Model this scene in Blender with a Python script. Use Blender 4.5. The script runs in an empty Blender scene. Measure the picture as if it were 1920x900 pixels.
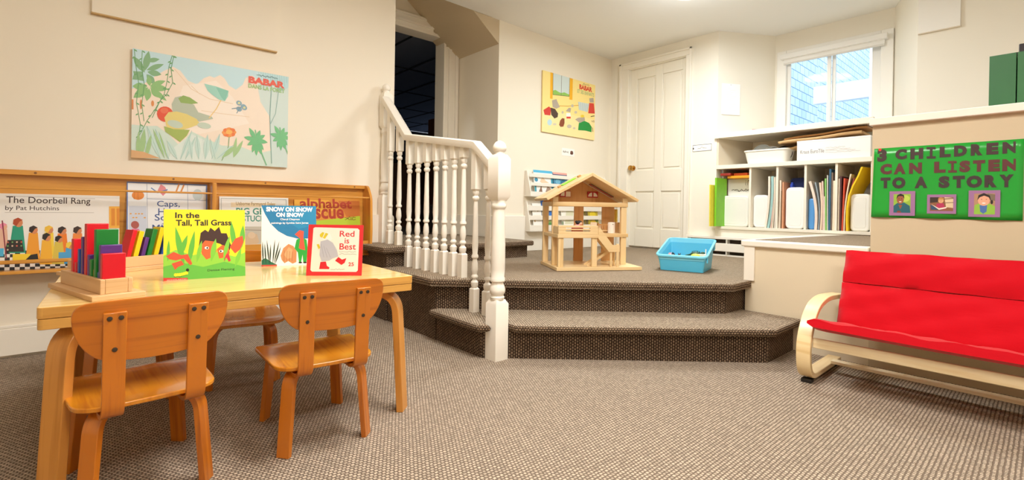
import bpy, bmesh, math, random
import numpy as np
from mathutils import Vector, Matrix
PI = math.pi
R = math.radians
random.seed(7)
SC = bpy.context.scene
COL = SC.collection

# ------------------------------------------------------------------ camera, world, exposure
def make_camera():
    yaw, pitch, roll = 0.847042, -0.003618, 0.0163184
    f = Vector((math.cos(yaw) * math.cos(pitch), math.sin(yaw) * math.cos(pitch), math.sin(pitch)))
    r = Vector((math.sin(yaw), -math.cos(yaw), 0))
    u = r.cross(f)
    c, s = math.cos(roll), math.sin(roll)
    r, u = c * r + s * u, -s * r + c * u
    cd = bpy.data.cameras.new('camera')
    cd.sensor_width = 36
    cd.lens = 36 * 890.584 / 1920
    cd.shift_y = -(450 - 394.359) / 1920
    cd.clip_start = 0.02
    o = bpy.data.objects.new('camera', cd)
    M = Matrix((r, u, -f)).transposed().to_4x4()
    M.translation = (0, 0, 0.8)
    o.matrix_world = M
    COL.objects.link(o)
    SC.camera = o
make_camera()
W = bpy.data.worlds.new('sky')
SC.world = W
W.use_nodes = True
W.node_tree.nodes['Background'].inputs[0].default_value = (0.84, 0.92, 1.0, 1)
W.node_tree.nodes['Background'].inputs[1].default_value = 2.0
SC.view_settings.view_transform = 'Standard'
SC.view_settings.look = 'None'
SC.view_settings.gamma = 1
SC.view_settings.use_curve_mapping = False
SC.view_settings.exposure = 0.0
LAMP_MAIN, FILL_FRONT, FILL_SIDE = 41, 61, 66  # platform lamp, then the two added fill panels
SC.cycles.max_bounces = 8
SC.cycles.diffuse_bounces = 6
SC.cycles.sample_clamp_indirect = 6

def lamp(name, loc, power, sx, sy, col, point=0.0):
    """the light of one ceiling lamp or added fill panel: a downward diffuser and a little glow all round"""
    d = bpy.data.lights.new(name, 'AREA')
    d.shape = 'ELLIPSE' if sx == sy else 'RECTANGLE'
    d.size, d.size_y = sx, sy
    d.energy = power
    d.color = col
    o = bpy.data.objects.new(name, d)
    o.location = loc
    COL.objects.link(o)
    if point:
        d = bpy.data.lights.new(name + '_glow', 'POINT')
        d.energy = point; d.shadow_soft_size = 0.15; d.color = col
        o = bpy.data.objects.new(name + '_glow', d)
        o.location = (loc[0], loc[1], loc[2] - 0.25)
        COL.objects.link(o)

# ------------------------------------------------------------------ materials
def lin(h):
    h = h.lstrip('#')
    v = [int(h[i:i + 2], 16) / 255 for i in (0, 2, 4)]
    return tuple(c / 12.92 if c <= 0.04045 else ((c + 0.055) / 1.055) ** 2.4 for c in v) + (1,)
MATS = {}
def new_mat(key):
    m = bpy.data.materials.new(key)
    m.use_nodes = True
    return m, m.node_tree.nodes, m.node_tree.links, m.node_tree.nodes['Principled BSDF']
def paint(h, rough=0.55, var=0.0, scale=6.0, spec=0.5, bump=0.0):
    """plain coloured surface with an optional slow procedural variation"""
    key = 'paint_%s_%s_%s_%s' % (h, rough, var, bump)
    if key in MATS: return MATS[key]
    m, N, L, b = new_mat(key)
    c = lin(h)
    b.inputs['Base Color'].default_value = c
    b.inputs['Roughness'].default_value = rough
    b.inputs['Specular IOR Level'].default_value = spec
    if var or bump:
        tc = N.new('ShaderNodeTexCoord')
        nz = N.new('ShaderNodeTexNoise'); nz.inputs['Scale'].default_value = scale; nz.inputs['Detail'].default_value = 4
        L.new(tc.outputs['Object'], nz.inputs['Vector'])
        if var:
            mx = N.new('ShaderNodeMix'); mx.data_type = 'RGBA'
            mx.inputs[6].default_value = tuple(max(0, x * (1 - var)) for x in c[:3]) + (1,)
            mx.inputs[7].default_value = tuple(min(1, x * (1 + var)) for x in c[:3]) + (1,)
            L.new(nz.outputs['Fac'], mx.inputs[0]); L.new(mx.outputs[2], b.inputs['Base Color'])
        if bump:
            bp = N.new('ShaderNodeBump'); bp.inputs['Strength'].default_value = bump; bp.inputs['Distance'].default_value = 0.002
            n2 = N.new('ShaderNodeTexNoise'); n2.inputs['Scale'].default_value = scale * 30
            L.new(tc.outputs['Object'], n2.inputs['Vector'])
            L.new(n2.outputs['Fac'], bp.inputs['Height']); L.new(bp.outputs['Normal'], b.inputs['Normal'])
    MATS[key] = m
    return m
def wood(key, c1, c2, rough=0.35, along='u', fine=55, coat=0.0, knots=False):
    if key in MATS: return MATS[key]
    m, N, L, b = new_mat(key)
    uv = N.new('ShaderNodeUVMap'); uv.uv_map = 'UVMap'
    mp = N.new('ShaderNodeMapping')
    mp.inputs['Scale'].default_value = (2.2, fine, 1) if along == 'u' else (fine, 2.2, 1)
    L.new(uv.outputs[0], mp.inputs['Vector'])
    nz = N.new('ShaderNodeTexNoise'); nz.inputs['Scale'].default_value = 1; nz.inputs['Detail'].default_value = 5; nz.inputs['Distortion'].default_value = 0.6
    L.new(mp.outputs[0], nz.inputs['Vector'])
    mp2 = N.new('ShaderNodeMapping')
    mp2.inputs['Scale'].default_value = (1.5, 8, 1) if along == 'u' else (8, 1.5, 1)
    L.new(uv.outputs[0], mp2.inputs['Vector'])
    n2 = N.new('ShaderNodeTexNoise'); n2.inputs['Scale'].default_value = 1; n2.inputs['Detail'].default_value = 3
    L.new(mp2.outputs[0], n2.inputs['Vector'])
    ad = N.new('ShaderNodeMath'); ad.operation = 'ADD'
    L.new(nz.outputs['Fac'], ad.inputs[0]); L.new(n2.outputs['Fac'], ad.inputs[1])
    cr = N.new('ShaderNodeValToRGB')
    cr.color_ramp.elements[0].position = 0.72; cr.color_ramp.elements[0].color = lin(c2)
    cr.color_ramp.elements[1].position = 1.2; cr.color_ramp.elements[1].color = lin(c1)
    hf = N.new('ShaderNodeMath'); hf.operation = 'MULTIPLY'; hf.inputs[1].default_value = 1.0
    L.new(ad.outputs[0], hf.inputs[0]); L.new(hf.outputs[0], cr.inputs[0]); L.new(cr.outputs[0], b.inputs['Base Color'])
    cr.color_ramp.elements[1].position = 1.0
    b.inputs['Roughness'].default_value = rough
    b.inputs['Coat Weight'].default_value = coat
    b.inputs['Coat Roughness'].default_value = 0.12
    MATS[key] = m
    return m
def carpet(key, light, dark, bw=0.0135, bh=0.0125, rows='u'):
    if key in MATS: return MATS[key]
    m, N, L, b = new_mat(key)
    uv = N.new('ShaderNodeUVMap'); uv.uv_map = 'UVMap'
    mp = N.new('ShaderNodeMapping')
    if rows == 'v': mp.inputs['Rotation'].default_value = (0, 0, PI / 2)
    wn = N.new('ShaderNodeTexNoise'); wn.inputs['Scale'].default_value = 60; wn.inputs['Detail'].default_value = 2
    L.new(uv.outputs[0], wn.inputs['Vector'])
    vm = N.new('ShaderNodeVectorMath'); vm.operation = 'SCALE'; vm.inputs['Scale'].default_value = 0.006
    L.new(wn.outputs['Color'], vm.inputs[0])
    va = N.new('ShaderNodeVectorMath'); va.operation = 'ADD'
    L.new(uv.outputs[0], va.inputs[0]); L.new(vm.outputs[0], va.inputs[1])
    L.new(va.outputs[0], mp.inputs['Vector'])
    br = N.new('ShaderNodeTexBrick')
    br.inputs['Color1'].default_value = lin(light)
    br.inputs['Color2'].default_value = tuple(x * 0.62 for x in lin(light)[:3]) + (1,)
    br.inputs['Mortar'].default_value = lin(dark)
    br.inputs['Scale'].default_value = 1
    br.inputs['Brick Width'].default_value = bw
    br.inputs['Row Height'].default_value = bh
    br.inputs['Mortar Size'].default_value = 0.0033
    br.inputs['Mortar Smooth'].default_value = 0.7
    br.inputs['Bias'].default_value = -0.2
    L.new(mp.outputs[0], br.inputs['Vector'])
    n3 = N.new('ShaderNodeTexNoise'); n3.inputs['Scale'].default_value = 420; n3.inputs['Detail'].default_value = 3
    L.new(uv.outputs[0], n3.inputs['Vector'])
    mr = N.new('ShaderNodeMapRange'); mr.inputs['To Min'].default_value = 0.55; mr.inputs['To Max'].default_value = 1.4
    L.new(n3.outputs['Fac'], mr.inputs['Value'])
    mx = N.new('ShaderNodeVectorMath'); mx.operation = 'SCALE'
    L.new(br.outputs['Color'], mx.inputs[0]); L.new(mr.outputs[0], mx.inputs['Scale'])
    L.new(mx.outputs[0], b.inputs['Base Color'])
    b.inputs['Roughness'].default_value = 0.95
    b.inputs['Specular IOR Level'].default_value = 0.1
    bp = N.new('ShaderNodeBump'); bp.invert = True; bp.inputs['Strength'].default_value = 0.8; bp.inputs['Distance'].default_value = 0.004
    L.new(br.outputs['Fac'], bp.inputs['Height']); L.new(bp.outputs['Normal'], b.inputs['Normal'])
    MATS[key] = m
    return m
def glow(h, s):
    key = 'glow_%s_%s' % (h, s)
    if key in MATS: return MATS[key]
    m, N, L, b = new_mat(key)
    b.inputs['Base Color'].default_value = lin(h)
    b.inputs['Emission Color'].default_value = lin(h)
    b.inputs['Emission Strength'].default_value = s
    MATS[key] = m
    return m
def glass(key='glass'):
    if key in MATS: return MATS[key]
    m, N, L, b = new_mat(key)
    out = N['Material Output']
    tr = N.new('ShaderNodeBsdfTransparent'); tr.inputs[0].default_value = (0.93, 0.96, 0.98, 1)
    gl = N.new('ShaderNodeBsdfGlossy'); gl.inputs['Roughness'].default_value = 0.03
    fr = N.new('ShaderNodeFresnel'); fr.inputs[0].default_value = 1.45
    mx = N.new('ShaderNodeMixShader')
    hv = N.new('ShaderNodeMath'); hv.operation = 'MULTIPLY'; hv.inputs[1].default_value = 0.1; L.new(fr.outputs[0], hv.inputs[0]); L.new(hv.outputs[0], mx.inputs[0]); L.new(tr.outputs[0], mx.inputs[1]); L.new(gl.outputs[0], mx.inputs[2])
    L.new(mx.outputs[0], out.inputs[0])
    MATS[key] = m
    return m
def fabric(key, h, scale=500):
    if key in MATS: return MATS[key]
    m, N, L, b = new_mat(key)
    tc = N.new('ShaderNodeTexCoord')
    n1 = N.new('ShaderNodeTexNoise'); n1.inputs['Scale'].default_value = 9; n1.inputs['Detail'].default_value = 5
    mp = N.new('ShaderNodeMapping'); mp.inputs['Scale'].default_value = (2.0, 0.5, 2.0)
    L.new(tc.outputs['Object'], mp.inputs['Vector']); L.new(mp.outputs[0], n1.inputs['Vector'])
    n2 = N.new('ShaderNodeTexNoise'); n2.inputs['Scale'].default_value = scale
    L.new(tc.outputs['Object'], n2.inputs['Vector'])
    mx = N.new('ShaderNodeMix'); mx.data_type = 'RGBA'
    c = lin(h)
    mx.inputs[6].default_value = tuple(x * 0.86 for x in c[:3]) + (1,)
    mx.inputs[7].default_value = tuple(min(1, x * 1.1) for x in c[:3]) + (1,)
    L.new(n2.outputs['Fac'], mx.inputs[0]); L.new(mx.outputs[2], b.inputs['Base Color'])
    b.inputs['Roughness'].default_value = 0.9
    b.inputs['Specular IOR Level'].default_value = 0.15
    b.inputs['Sheen Weight'].default_value = 0.15
    bp = N.new('ShaderNodeBump'); bp.inputs['Strength'].default_value = 0.35; bp.inputs['Distance'].default_value = 0.012
    L.new(n1.outputs['Fac'], bp.inputs['Height']); L.new(bp.outputs['Normal'], b.inputs['Normal'])
    MATS[key] = m
    return m
def shingle(key='shingle'):
    if key in MATS: return MATS[key]
    m, N, L, b = new_mat(key)
    uv = N.new('ShaderNodeUVMap'); uv.uv_map = 'UVMap'
    br = N.new('ShaderNodeTexBrick')
    br.inputs['Color1'].default_value = lin('c3dbef'); br.inputs['Color2'].default_value = lin('d3e6f5'); br.inputs['Mortar'].default_value = lin('6f93b8')
    br.inputs['Scale'].default_value = 1; br.inputs['Brick Width'].default_value = 0.17; br.inputs['Row Height'].default_value = 0.115
    br.inputs['Mortar Size'].default_value = 0.006; br.inputs['Mortar Smooth'].default_value = 0.2
    L.new(uv.outputs[0], br.inputs['Vector']); L.new(br.outputs['Color'], b.inputs['Base Color'])
    b.inputs['Roughness'].default_value = 0.8
    MATS[key] = m
    return m

WALL = paint('efe6d4', 0.75, 0.012, 2.5)
WALLB = paint('efe9db', 0.75, 0.01, 2.5)  # same wall paint, whitened to stand in for cooler light at the bay
WALLD = paint('dfd0b4', 0.75, 0.012, 2.5)  # same wall paint, toned down for the warmer light on the deck wall
WALLT = paint('cdbc9e', 0.75, 0.012, 2.5)  # same wall paint, darker: dim warm light on bulkhead and soffit put into colour
CEIL = paint('efeeea', 0.9)
TRIM = paint('f1ebde', 0.32, 0.01, 5)
WHITE = paint('f2efe8', 0.4)
CARPET = carpet('carpet_floor', 'cbb9a3', '766759')
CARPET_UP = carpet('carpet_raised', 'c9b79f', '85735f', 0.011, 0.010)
CARPET_R = carpet('carpet_riser', '8f7862', '251a14', 0.0165, 0.0125, 'v')  # same carpet, darkened: pile gaps and nosing shade are in the colour
CARPET_N = carpet('carpet_nosing', 'd0bda4', '5f4f41', 0.015, 0.013)  # same carpet, lightened for the lit pile tips on the treads
CARPET_E = carpet('carpet_edge', 'a58d74', '33261d', 0.015, 0.0125)  # same carpet, darkened on nosing fronts for the shaded pile seen head-on
CHAIRW = wood('chair_ply', 'c87214', 'a2500a', 0.3, 'v', 60, 0.5)
CHAIRW_H = wood('chair_ply_across', 'c87216', '9c500c', 0.3, 'u', 60, 0.5)
CHAIRS = wood('chair_seat', 'd98a1a', 'bd6c0e', 0.25, 'v', 60, 0.6)
TABLEW = wood('table_maple', 'f0cd86', 'e4ba66', 0.22, 'u', 40, 0.5)
TABLEE = wood('table_edge', 'd9a250', 'bd8236', 0.35, 'u', 70, 0.2)
TABLEL = wood('table_leg', 'd28f3e', 'b87526', 0.35, 'v', 60, 0.2)
PINE = wood('pine', 'dd9c42', 'bd7524', 0.32, 'u', 34, 0.35)
PINEV = wood('pine_upright', 'd9963c', 'b87022', 0.32, 'v', 34, 0.35)
BIRCH = wood('birch', 'e9cb98', 'd9b47a', 0.45, 'u', 40, 0.1)
BIRCHV = wood('birch_upright', 'ebcd9a', 'dab67c', 0.45, 'v', 40, 0.1)
PLYTAN = wood('ply_tan', 'd6a165', 'c38a4c', 0.55, 'v', 40)
MAPLE = wood('raw_maple', 'dcb480', 'c99b62', 0.5, 'u', 40)
BENT = wood('bent_birch', 'ecd3a2', 'dfbf86', 0.35, 'u', 45, 0.2)
BLACK = paint('1d1a18', 0.5)
DARKMETAL = paint('3a2c20', 0.35)

# ------------------------------------------------------------------ mesh helpers
def chain_matrix(o):
    M = o.matrix_basis.copy()
    return chain_matrix(o.parent) @ M if o.parent else M
class MB:
    def __init__(s):
        s.v, s.f, s.m = [], [], []
    def add(s, vs, fs, mat=0, M=None):
        k = len(s.v)
        for p in vs:
            p = Vector(p)
            s.v.append(M @ p if M is not None else p)
        for f in fs:
            s.f.append([i + k for i in f]); s.m.append(mat)
        return s
    def box(s, x0, x1, y0, y1, z0, z1, mat=0, M=None):
        vs = [(x, y, z) for z in (z0, z1) for y in (y0, y1) for x in (x0, x1)]
        fs = [(0, 2, 3, 1), (4, 5, 7, 6), (0, 1, 5, 4), (2, 6, 7, 3), (0, 4, 6, 2), (1, 3, 7, 5)]
        return s.add(vs, fs, mat, M)
    def prism(s, pts, z0, z1, mat=0, M=None, side=None):
        n = len(pts)
        a = sum(pts[i][0] * pts[(i + 1) % n][1] - pts[(i + 1) % n][0] * pts[i][1] for i in range(n))
        if a < 0: pts = pts[::-1]
        vs = [(p[0], p[1], z0) for p in pts] + [(p[0], p[1], z1) for p in pts]
        s.add(vs, [tuple(range(n))[::-1], tuple(range(n, 2 * n))], mat, M)
        k = len(s.v) - 2 * n
        for i in range(n):
            j = (i + 1) % n
            s.f.append([k + i, k + j, k + n + j, k + n + i]); s.m.append(mat if side is None else side)
        return s
    def lathe(s, prof, n=16, mat=0, M=None, cap=True):
        vs, fs = [], []
        for r, z in prof:
            for i in range(n):
                a = 2 * PI * i / n
                vs.append((r * math.cos(a), r * math.sin(a), z))
        for k in range(len(prof) - 1):
            for i in range(n):
                j = (i + 1) % n
                fs.append((k * n + i, k * n + j, (k + 1) * n + j, (k + 1) * n + i))
        if cap:
            fs.append(tuple(range(n))[::-1]); fs.append(tuple((len(prof) - 1) * n + i for i in range(n)))
        return s.add(vs, fs, mat, M)
    def tube(s, path, r, n=8, mat=0, M=None, sx=1.0):
        path = [Vector(p) for p in path]
        vs, fs = [], []
        ref = Vector((0, 0, 1))
        for k, p in enumerate(path):
            t = (path[min(k + 1, len(path) - 1)] - path[max(k - 1, 0)]).normalized()
            if abs(t.dot(ref)) > 0.95: ref = Vector((1, 0, 0))
            a = t.cross(ref).normalized(); b = a.cross(t)
            rr = r[k] if isinstance(r, (list, tuple)) else r
            for i in range(n):
                w = 2 * PI * i / n
                vs.append(p + a * rr * math.cos(w) * sx + b * rr * math.sin(w))
        for k in range(len(path) - 1):
            for i in range(n):
                j = (i + 1) % n
                fs.append((k * n + i, k * n + j, (k + 1) * n + j, (k + 1) * n + i))
        fs.append(tuple(range(n))[::-1]); fs.append(tuple((len(path) - 1) * n + i for i in range(n)))
        return s.add(vs, fs, mat, M)
    def strip(s, path, x0, x1, t, mat=0, M=None):
        """bent plywood: a 2-D path (a, z), thickness t across it, width x0..x1; local axes x = width, y = a, z"""
        P = [Vector((0, p[0], p[1])) for p in path]
        vs, fs = [], []
        n = len(P)
        for k, p in enumerate(P):
            d = (P[min(k + 1, n - 1)] - P[max(k - 1, 0)]).normalized()
            nn = Vector((0, -d.z, d.y)) * (t / 2)
            for x in (x0, x1):
                X = Vector((x, 0, 0))
                vs.append(p + nn + X); vs.append(p - nn + X)
        for k in range(n - 1):
            a, b = k * 4, (k + 1) * 4
            fs += [(a, b, b + 2, a + 2), (a + 1, a + 3, b + 3, b + 1), (a, a + 1, b + 1, b), (a + 2, b + 2, b + 3, a + 3)]
        fs += [(0, 2, 3, 1), (4 * n - 4, 4 * n - 3, 4 * n - 1, 4 * n - 2)]
        return s.add(vs, fs, mat, M)
    def plate(s, outline, zf, t, rings=6, mat=0, M=None):
        """a dished plate: outline in x, y; zf(x, y) gives the upper face, t the thickness"""
        n = len(outline)
        cx = sum(p[0] for p in outline) / n; cy = sum(p[1] for p in outline) / n
        top, bot = [(cx, cy)], []
        for k in range(1, rings + 1):
            q = k / rings
            for p in outline: top.append((cx + (p[0] - cx) * q, cy + (p[1] - cy) * q))
        nt = len(top)
        vs = [(x, y, zf(x, y)) for x, y in top] + [(x, y, zf(x, y) - t) for x, y in top]
        fs = []
        for i in range(n):
            j = (i + 1) % n
            fs.append((0, 1 + i, 1 + j)); fs.append((nt, nt + 1 + j, nt + 1 + i))
            for k in range(rings - 1):
                a, b = 1 + k * n, 1 + (k + 1) * n
                fs.append((a + i, b + i, b + j, a + j)); fs.append((nt + a + i, nt + a + j, nt + b + j, nt + b + i))
            e = 1 + (rings - 1) * n
            fs.append((e + i, nt + e + i, nt + e + j, e + j))
        return s.add(vs, fs, mat, M)
    def ball(s, c, r, n=10, mat=0, sz=(1, 1, 1), M=None):
        vs, fs = [], []
        for k in range(1, n // 2 + 1):
            th = PI * k / (n // 2 + 1)
            for i in range(n):
                a = 2 * PI * i / n
                vs.append((c[0] + r * sz[0] * math.sin(th) * math.cos(a), c[1] + r * sz[1] * math.sin(th) * math.sin(a), c[2] + r * sz[2] * math.cos(th)))
        h = n // 2
        for k in range(h - 1):
            for i in range(n):
                j = (i + 1) % n
                fs.append((k * n + i, (k + 1) * n + i, (k + 1) * n + j, k * n + j))
        vs += [(c[0], c[1], c[2] + r * sz[2]), (c[0], c[1], c[2] - r * sz[2])]
        for i in range(n):
            j = (i + 1) % n
            fs.append((h * n, i, j)); fs.append((h * n + 1, (h - 1) * n + j, (h - 1) * n + i))
        return s.add(vs, fs, mat, M)
    def build(s, name, mats, parent=None, bevel=0.0, seg=2, angle=38, center=True):
        if not isinstance(mats, (list, tuple)): mats = [mats]
        me = bpy.data.meshes.new(name)
        V = [v.copy() for v in s.v]
        # world-sized UVs, laid along each face
        o = bpy.data.objects.new(name, me)
        loc = Vector((0, 0, 0))
        if parent is not None:
            o.parent = parent
            inv = chain_matrix(parent).inverted()
            P = [inv @ v for v in V]
        else:
            if center and V:
                lo = [min(v[i] for v in V) for i in range(3)]; hi = [max(v[i] for v in V) for i in range(3)]
                loc = Vector(((lo[0] + hi[0]) / 2, (lo[1] + hi[1]) / 2, lo[2]))
            P = [v - loc for v in V]
            o.location = loc
        me.from_pydata([tuple(p) for p in P], [], s.f)
        for m in mats: me.materials.append(m)
        for p, mi in zip(me.polygons, s.m):
            p.material_index = mi; p.use_smooth = True
        uvl = me.uv_layers.new(name='UVMap')
        for p in me.polygons:
            n = p.normal
            if abs(n.z) > 0.72:
                for li in p.loop_indices:
                    q = V[me.loops[li].vertex_index]; uvl.data[li].uv = (q.x, q.y)
            else:
                t = Vector((-n.y, n.x, 0)); t.normalize()
                for li in p.loop_indices:
                    q = V[me.loops[li].vertex_index]; uvl.data[li].uv = (q.dot(t), q.z)
        me.set_sharp_from_angle(angle=R(angle))
        COL.objects.link(o)
        if bevel:
            b = o.modifiers.new('bevel', 'BEVEL'); b.width = bevel; b.segments = seg; b.limit_method = 'ANGLE'; b.angle_limit = R(40)
        return o
def tag(o, label=None, cat=None, group=None, kind=None):
    if label: o['label'] = label
    if cat: o['category'] = cat
    if group: o['group'] = group
    if kind: o['kind'] = kind
    return o
def thing(name, label, cat, loc=(0, 0, 0), rz=0.0, group=None):
    o = bpy.data.objects.new(name, None)
    o.empty_display_size = 0.1
    o.location = loc; o.rotation_euler = (0, 0, rz)
    o.matrix_basis = Matrix.Translation(loc) @ Matrix.Rotation(rz, 4, 'Z')
    COL.objects.link(o)
    return tag(o, label, cat, group)
def struct(name, mb, mats, parent=None, bevel=0.0, label=None):
    o = mb.build(name, mats, parent, bevel)
    if parent is None: o['kind'] = 'structure'
    return o
def copy_tree(o, parent=None):
    kids = [c for c in bpy.data.objects if c.parent == o]
    c = o.copy(); COL.objects.link(c)
    if parent is not None: c.parent = parent
    for k in kids: copy_tree(k, c)
    return c
def frame(origin, xd, up):
    x = Vector(xd).normalized(); y = Vector(up).normalized(); n = x.cross(y)
    M = Matrix((x, y, n)).transposed().to_4x4(); M.translation = Vector(origin)
    return M
def bend(pts, r=0.03, n=6):
    """round the inner corners of a 2-D path"""
    out = [pts[0]]
    for a, b, c in zip(pts, pts[1:], pts[2:]):
        a, b, c = Vector(a), Vector(b), Vector(c)
        d1, d2 = (a - b), (c - b)
        q = min(r, d1.length * 0.48, d2.length * 0.48)
        p, w = b + d1.normalized() * q, b + d2.normalized() * q
        for i in range(n + 1):
            t = i / n
            out.append(tuple(p * (1 - t) ** 2 + b * 2 * t * (1 - t) + w * t * t))
    out.append(pts[-1])
    return [tuple(p) for p in out]
def rrect(w, h, r, n=5, cx=0, cy=0):
    out = []
    for sx, sy, a0 in ((1, 1, 0), (-1, 1, 90), (-1, -1, 180), (1, -1, 270)):
        for i in range(n + 1):
            a = R(a0 + 90 * i / n)
            out.append((cx + sx * (w / 2 - r) + r * math.cos(a), cy + sy * (h / 2 - r) + r * math.sin(a)))
    return out
def jag(seed, n):
    rr = random.Random(seed)
    return [rr.random() for _ in range(n)]

# ------------------------------------------------------------------ printed matter
def text_data(s, bold=0.0):
    c = bpy.data.curves.new('t', 'FONT'); c.body = s; c.offset = bold; c.resolution_u = 3; c.fill_mode = 'FRONT'
    o = bpy.data.objects.new('t', c); COL.objects.link(o)
    me = bpy.data.meshes.new_from_object(o)
    vs = [(v.co.x, v.co.y) for v in me.vertices]; fs = [tuple(p.vertices) for p in me.polygons]
    bpy.data.objects.remove(o); bpy.data.curves.remove(c); bpy.data.meshes.remove(me)
    return vs, fs
class Art:
    """flat printed shapes on a panel w x h (metres); quad = the panel's corners (TL, TR, BR, BL) in the drawing's own units"""
    def __init__(s, w, h, quad=None):
        s.w, s.h, s.L, s.inset = w, h, [], 0.0
        s.H = None
        if quad:
            A, B = [], []
            for (x, y), (u, v) in zip(quad, ((0, h), (w, h), (w, 0), (0, 0))):
                A.append([x, y, 1, 0, 0, 0, -u * x, -u * y]); B.append(u)
                A.append([0, 0, 0, x, y, 1, -v * x, -v * y]); B.append(v)
            s.H = np.append(np.linalg.solve(np.array(A, float), np.array(B, float)), 1).reshape(3, 3)
    def p(s, x, y):
        if s.H is None: return (x, y)
        q = s.H @ np.array([x, y, 1.0]); return (q[0] / q[2], q[1] / q[2])
    def clip(s, pts):
        e = s.inset
        for ax, lim, sg in ((0, e, 1), (0, s.w - e, -1), (1, e, 1), (1, s.h - e, -1)):
            out = []
            for i in range(len(pts)):
                a, b = pts[i - 1], pts[i]
                ina, inb = (a[ax] - lim) * sg >= 0, (b[ax] - lim) * sg >= 0
                if ina != inb:
                    t = (lim - a[ax]) / (b[ax] - a[ax]); out.append(tuple(a[k] + (b[k] - a[k]) * t for k in (0, 1)))
                if inb: out.append(b)
            pts = out
            if len(pts) < 3: return []
        return pts
    def poly(s, c, pts):
        q = s.clip([s.p(*a) for a in pts])
        if len(q) >= 3:
            a = sum(q[i - 1][0] * q[i][1] - q[i][0] * q[i - 1][1] for i in range(len(q)))
            if a < 0: q = q[::-1]
            s.L.append((c, q, [tuple(range(len(q)))]))
        return s
    def fill(s, c):
        e = s.inset
        s.L.append((c, [(e, e), (s.w - e, e), (s.w - e, s.h - e), (e, s.h - e)], [(0, 1, 2, 3)])); return s
    def rect(s, c, x0, y0, x1, y1): return s.poly(c, [(x0, y0), (x1, y0), (x1, y1), (x0, y1)])
    def ell(s, c, cx, cy, rx, ry, rot=0, n=18):
        a = R(rot)
        return s.poly(c, [(cx + rx * math.cos(t) * math.cos(a) - ry * math.sin(t) * math.sin(a), cy + rx * math.cos(t) * math.sin(a) + ry * math.sin(t) * math.cos(a)) for t in (2 * PI * i / n for i in range(n))])
    def line(s, c, pts, w):
        for a, b in zip(pts, pts[1:]):
            d = Vector((b[0] - a[0], b[1] - a[1]))
            if d.length == 0: continue
            d.normalize(); n = Vector((-d.y, d.x)) * (w / 2); e = d * (w / 3)
            s.poly(c, [(a[0] + n.x - e.x, a[1] + n.y - e.y), (b[0] + n.x + e.x, b[1] + n.y + e.y), (b[0] - n.x + e.x, b[1] - n.y + e.y), (a[0] - n.x - e.x, a[1] - n.y - e.y)])
        return s
    def leaf(s, c, x0, y0, x1, y1, w, n=7):
        d = Vector((x1 - x0, y1 - y0)); nn = Vector((-d.y, d.x)).normalized()
        up = [(x0 + d.x * t + nn.x * w * math.sin(PI * t), y0 + d.y * t + nn.y * w * math.sin(PI * t)) for t in (i / n for i in range(n + 1))]
        dn = [(x0 + d.x * t - nn.x * w * math.sin(PI * t), y0 + d.y * t - nn.y * w * math.sin(PI * t)) for t in (i / n for i in range(n - 1, 0, -1))]
        return s.poly(c, up + dn)
    def text(s, c, st, x0, y0, x1, y1, bold=0.0):
        """lettering fitted to the box with corners (x0, y0) and (x1, y1)"""
        a, b = s.p(x0, y0), s.p(x1, y1)
        lx, hx, ly, hy = min(a[0], b[0]), max(a[0], b[0]), min(a[1], b[1]), max(a[1], b[1])
        vs, fs = text_data(st, bold)
        mx, Mx = min(v[0] for v in vs), max(v[0] for v in vs); my, My = min(v[1] for v in vs), max(v[1] for v in vs)
        q = [(lx + (v[0] - mx) / (Mx - mx) * (hx - lx), ly + (v[1] - my) / (My - my) * (hy - ly)) for v in vs]
        s.L.append((c, q, fs)); return s
    def squiggle(s, c, x0, y0, x1, y1, w, seed=1):
        rr = random.Random(seed); n = 14
        pts = [(x0 + (x1 - x0) * i / n, y0 + (y1 - y0) * i / n + (rr.random() - 0.5) * w * 4) for i in range(n + 1)]
        return s.line(c, pts, w)
    def build(s, name, M, parent, off=0.0004, step=0.000012):
        mb = MB(); cols = []
        for i, (c, pts, fs) in enumerate(s.L):
            if c not in cols: cols.append(c)
            mb.add([(x, y, off + step * i) for x, y in pts], fs, cols.index(c), M)
        return mb.build(name, [paint(c, 0.5) for c in cols], parent)

# ================================================================== THE ROOM
ZP, Z1, ZL, ZC = 0.375, 0.19, 0.52, 2.6
ZD = 0.627                                                # carpeted deck under the shelves
struct('floor', MB().box(-2.4, 3.2, -3.0, 3.6, -0.1, 0.0), CARPET)
struct('ceiling', MB().box(-2.4, 5.6, -3.0, 3.5, ZC, ZC + 0.1), CEIL)
struct('wall_left', MB().box(-2.4, 1.81, 3.5, 3.62, 0, ZC).box(2.895, 4.75, 3.5, 3.62, 0, ZC)
       .box(2.895, 3.0, 3.62, 4.32, 0, 3.2).box(1.69, 1.81, 3.62, 4.32, 0, 3.2), WALL)
struct('wall_left_soffit', MB().prism([(2.895, 2.372), (2.895, 2.6), (2.64, 2.6), (2.12, 3.02), (2.04, 3.02), (2.10, 2.965)], -4.32, -3.505, 0,
       Matrix(((1, 0, 0, 0), (0, 0, -1, 0), (0, 1, 0, 0), (0, 0, 0, 1)))), WALLT)
struct('ceiling_recess', MB().box(1.69, 3.0, 3.5, 4.4, 3.0, 3.1), CEIL)
struct('wall_recess', MB().box(1.69, 1.95, 4.19, 4.32, 0, 3.0).box(2.735, 2.9, 4.19, 4.32, 0, 3.0).box(1.95, 2.735, 4.19, 4.32, 2.57, 3.0), WALL)
struct('wall_recess_header', MB().box(1.69, 3.0, 3.44, 3.5, ZC + 0.1, 3.1), WALL)
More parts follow.
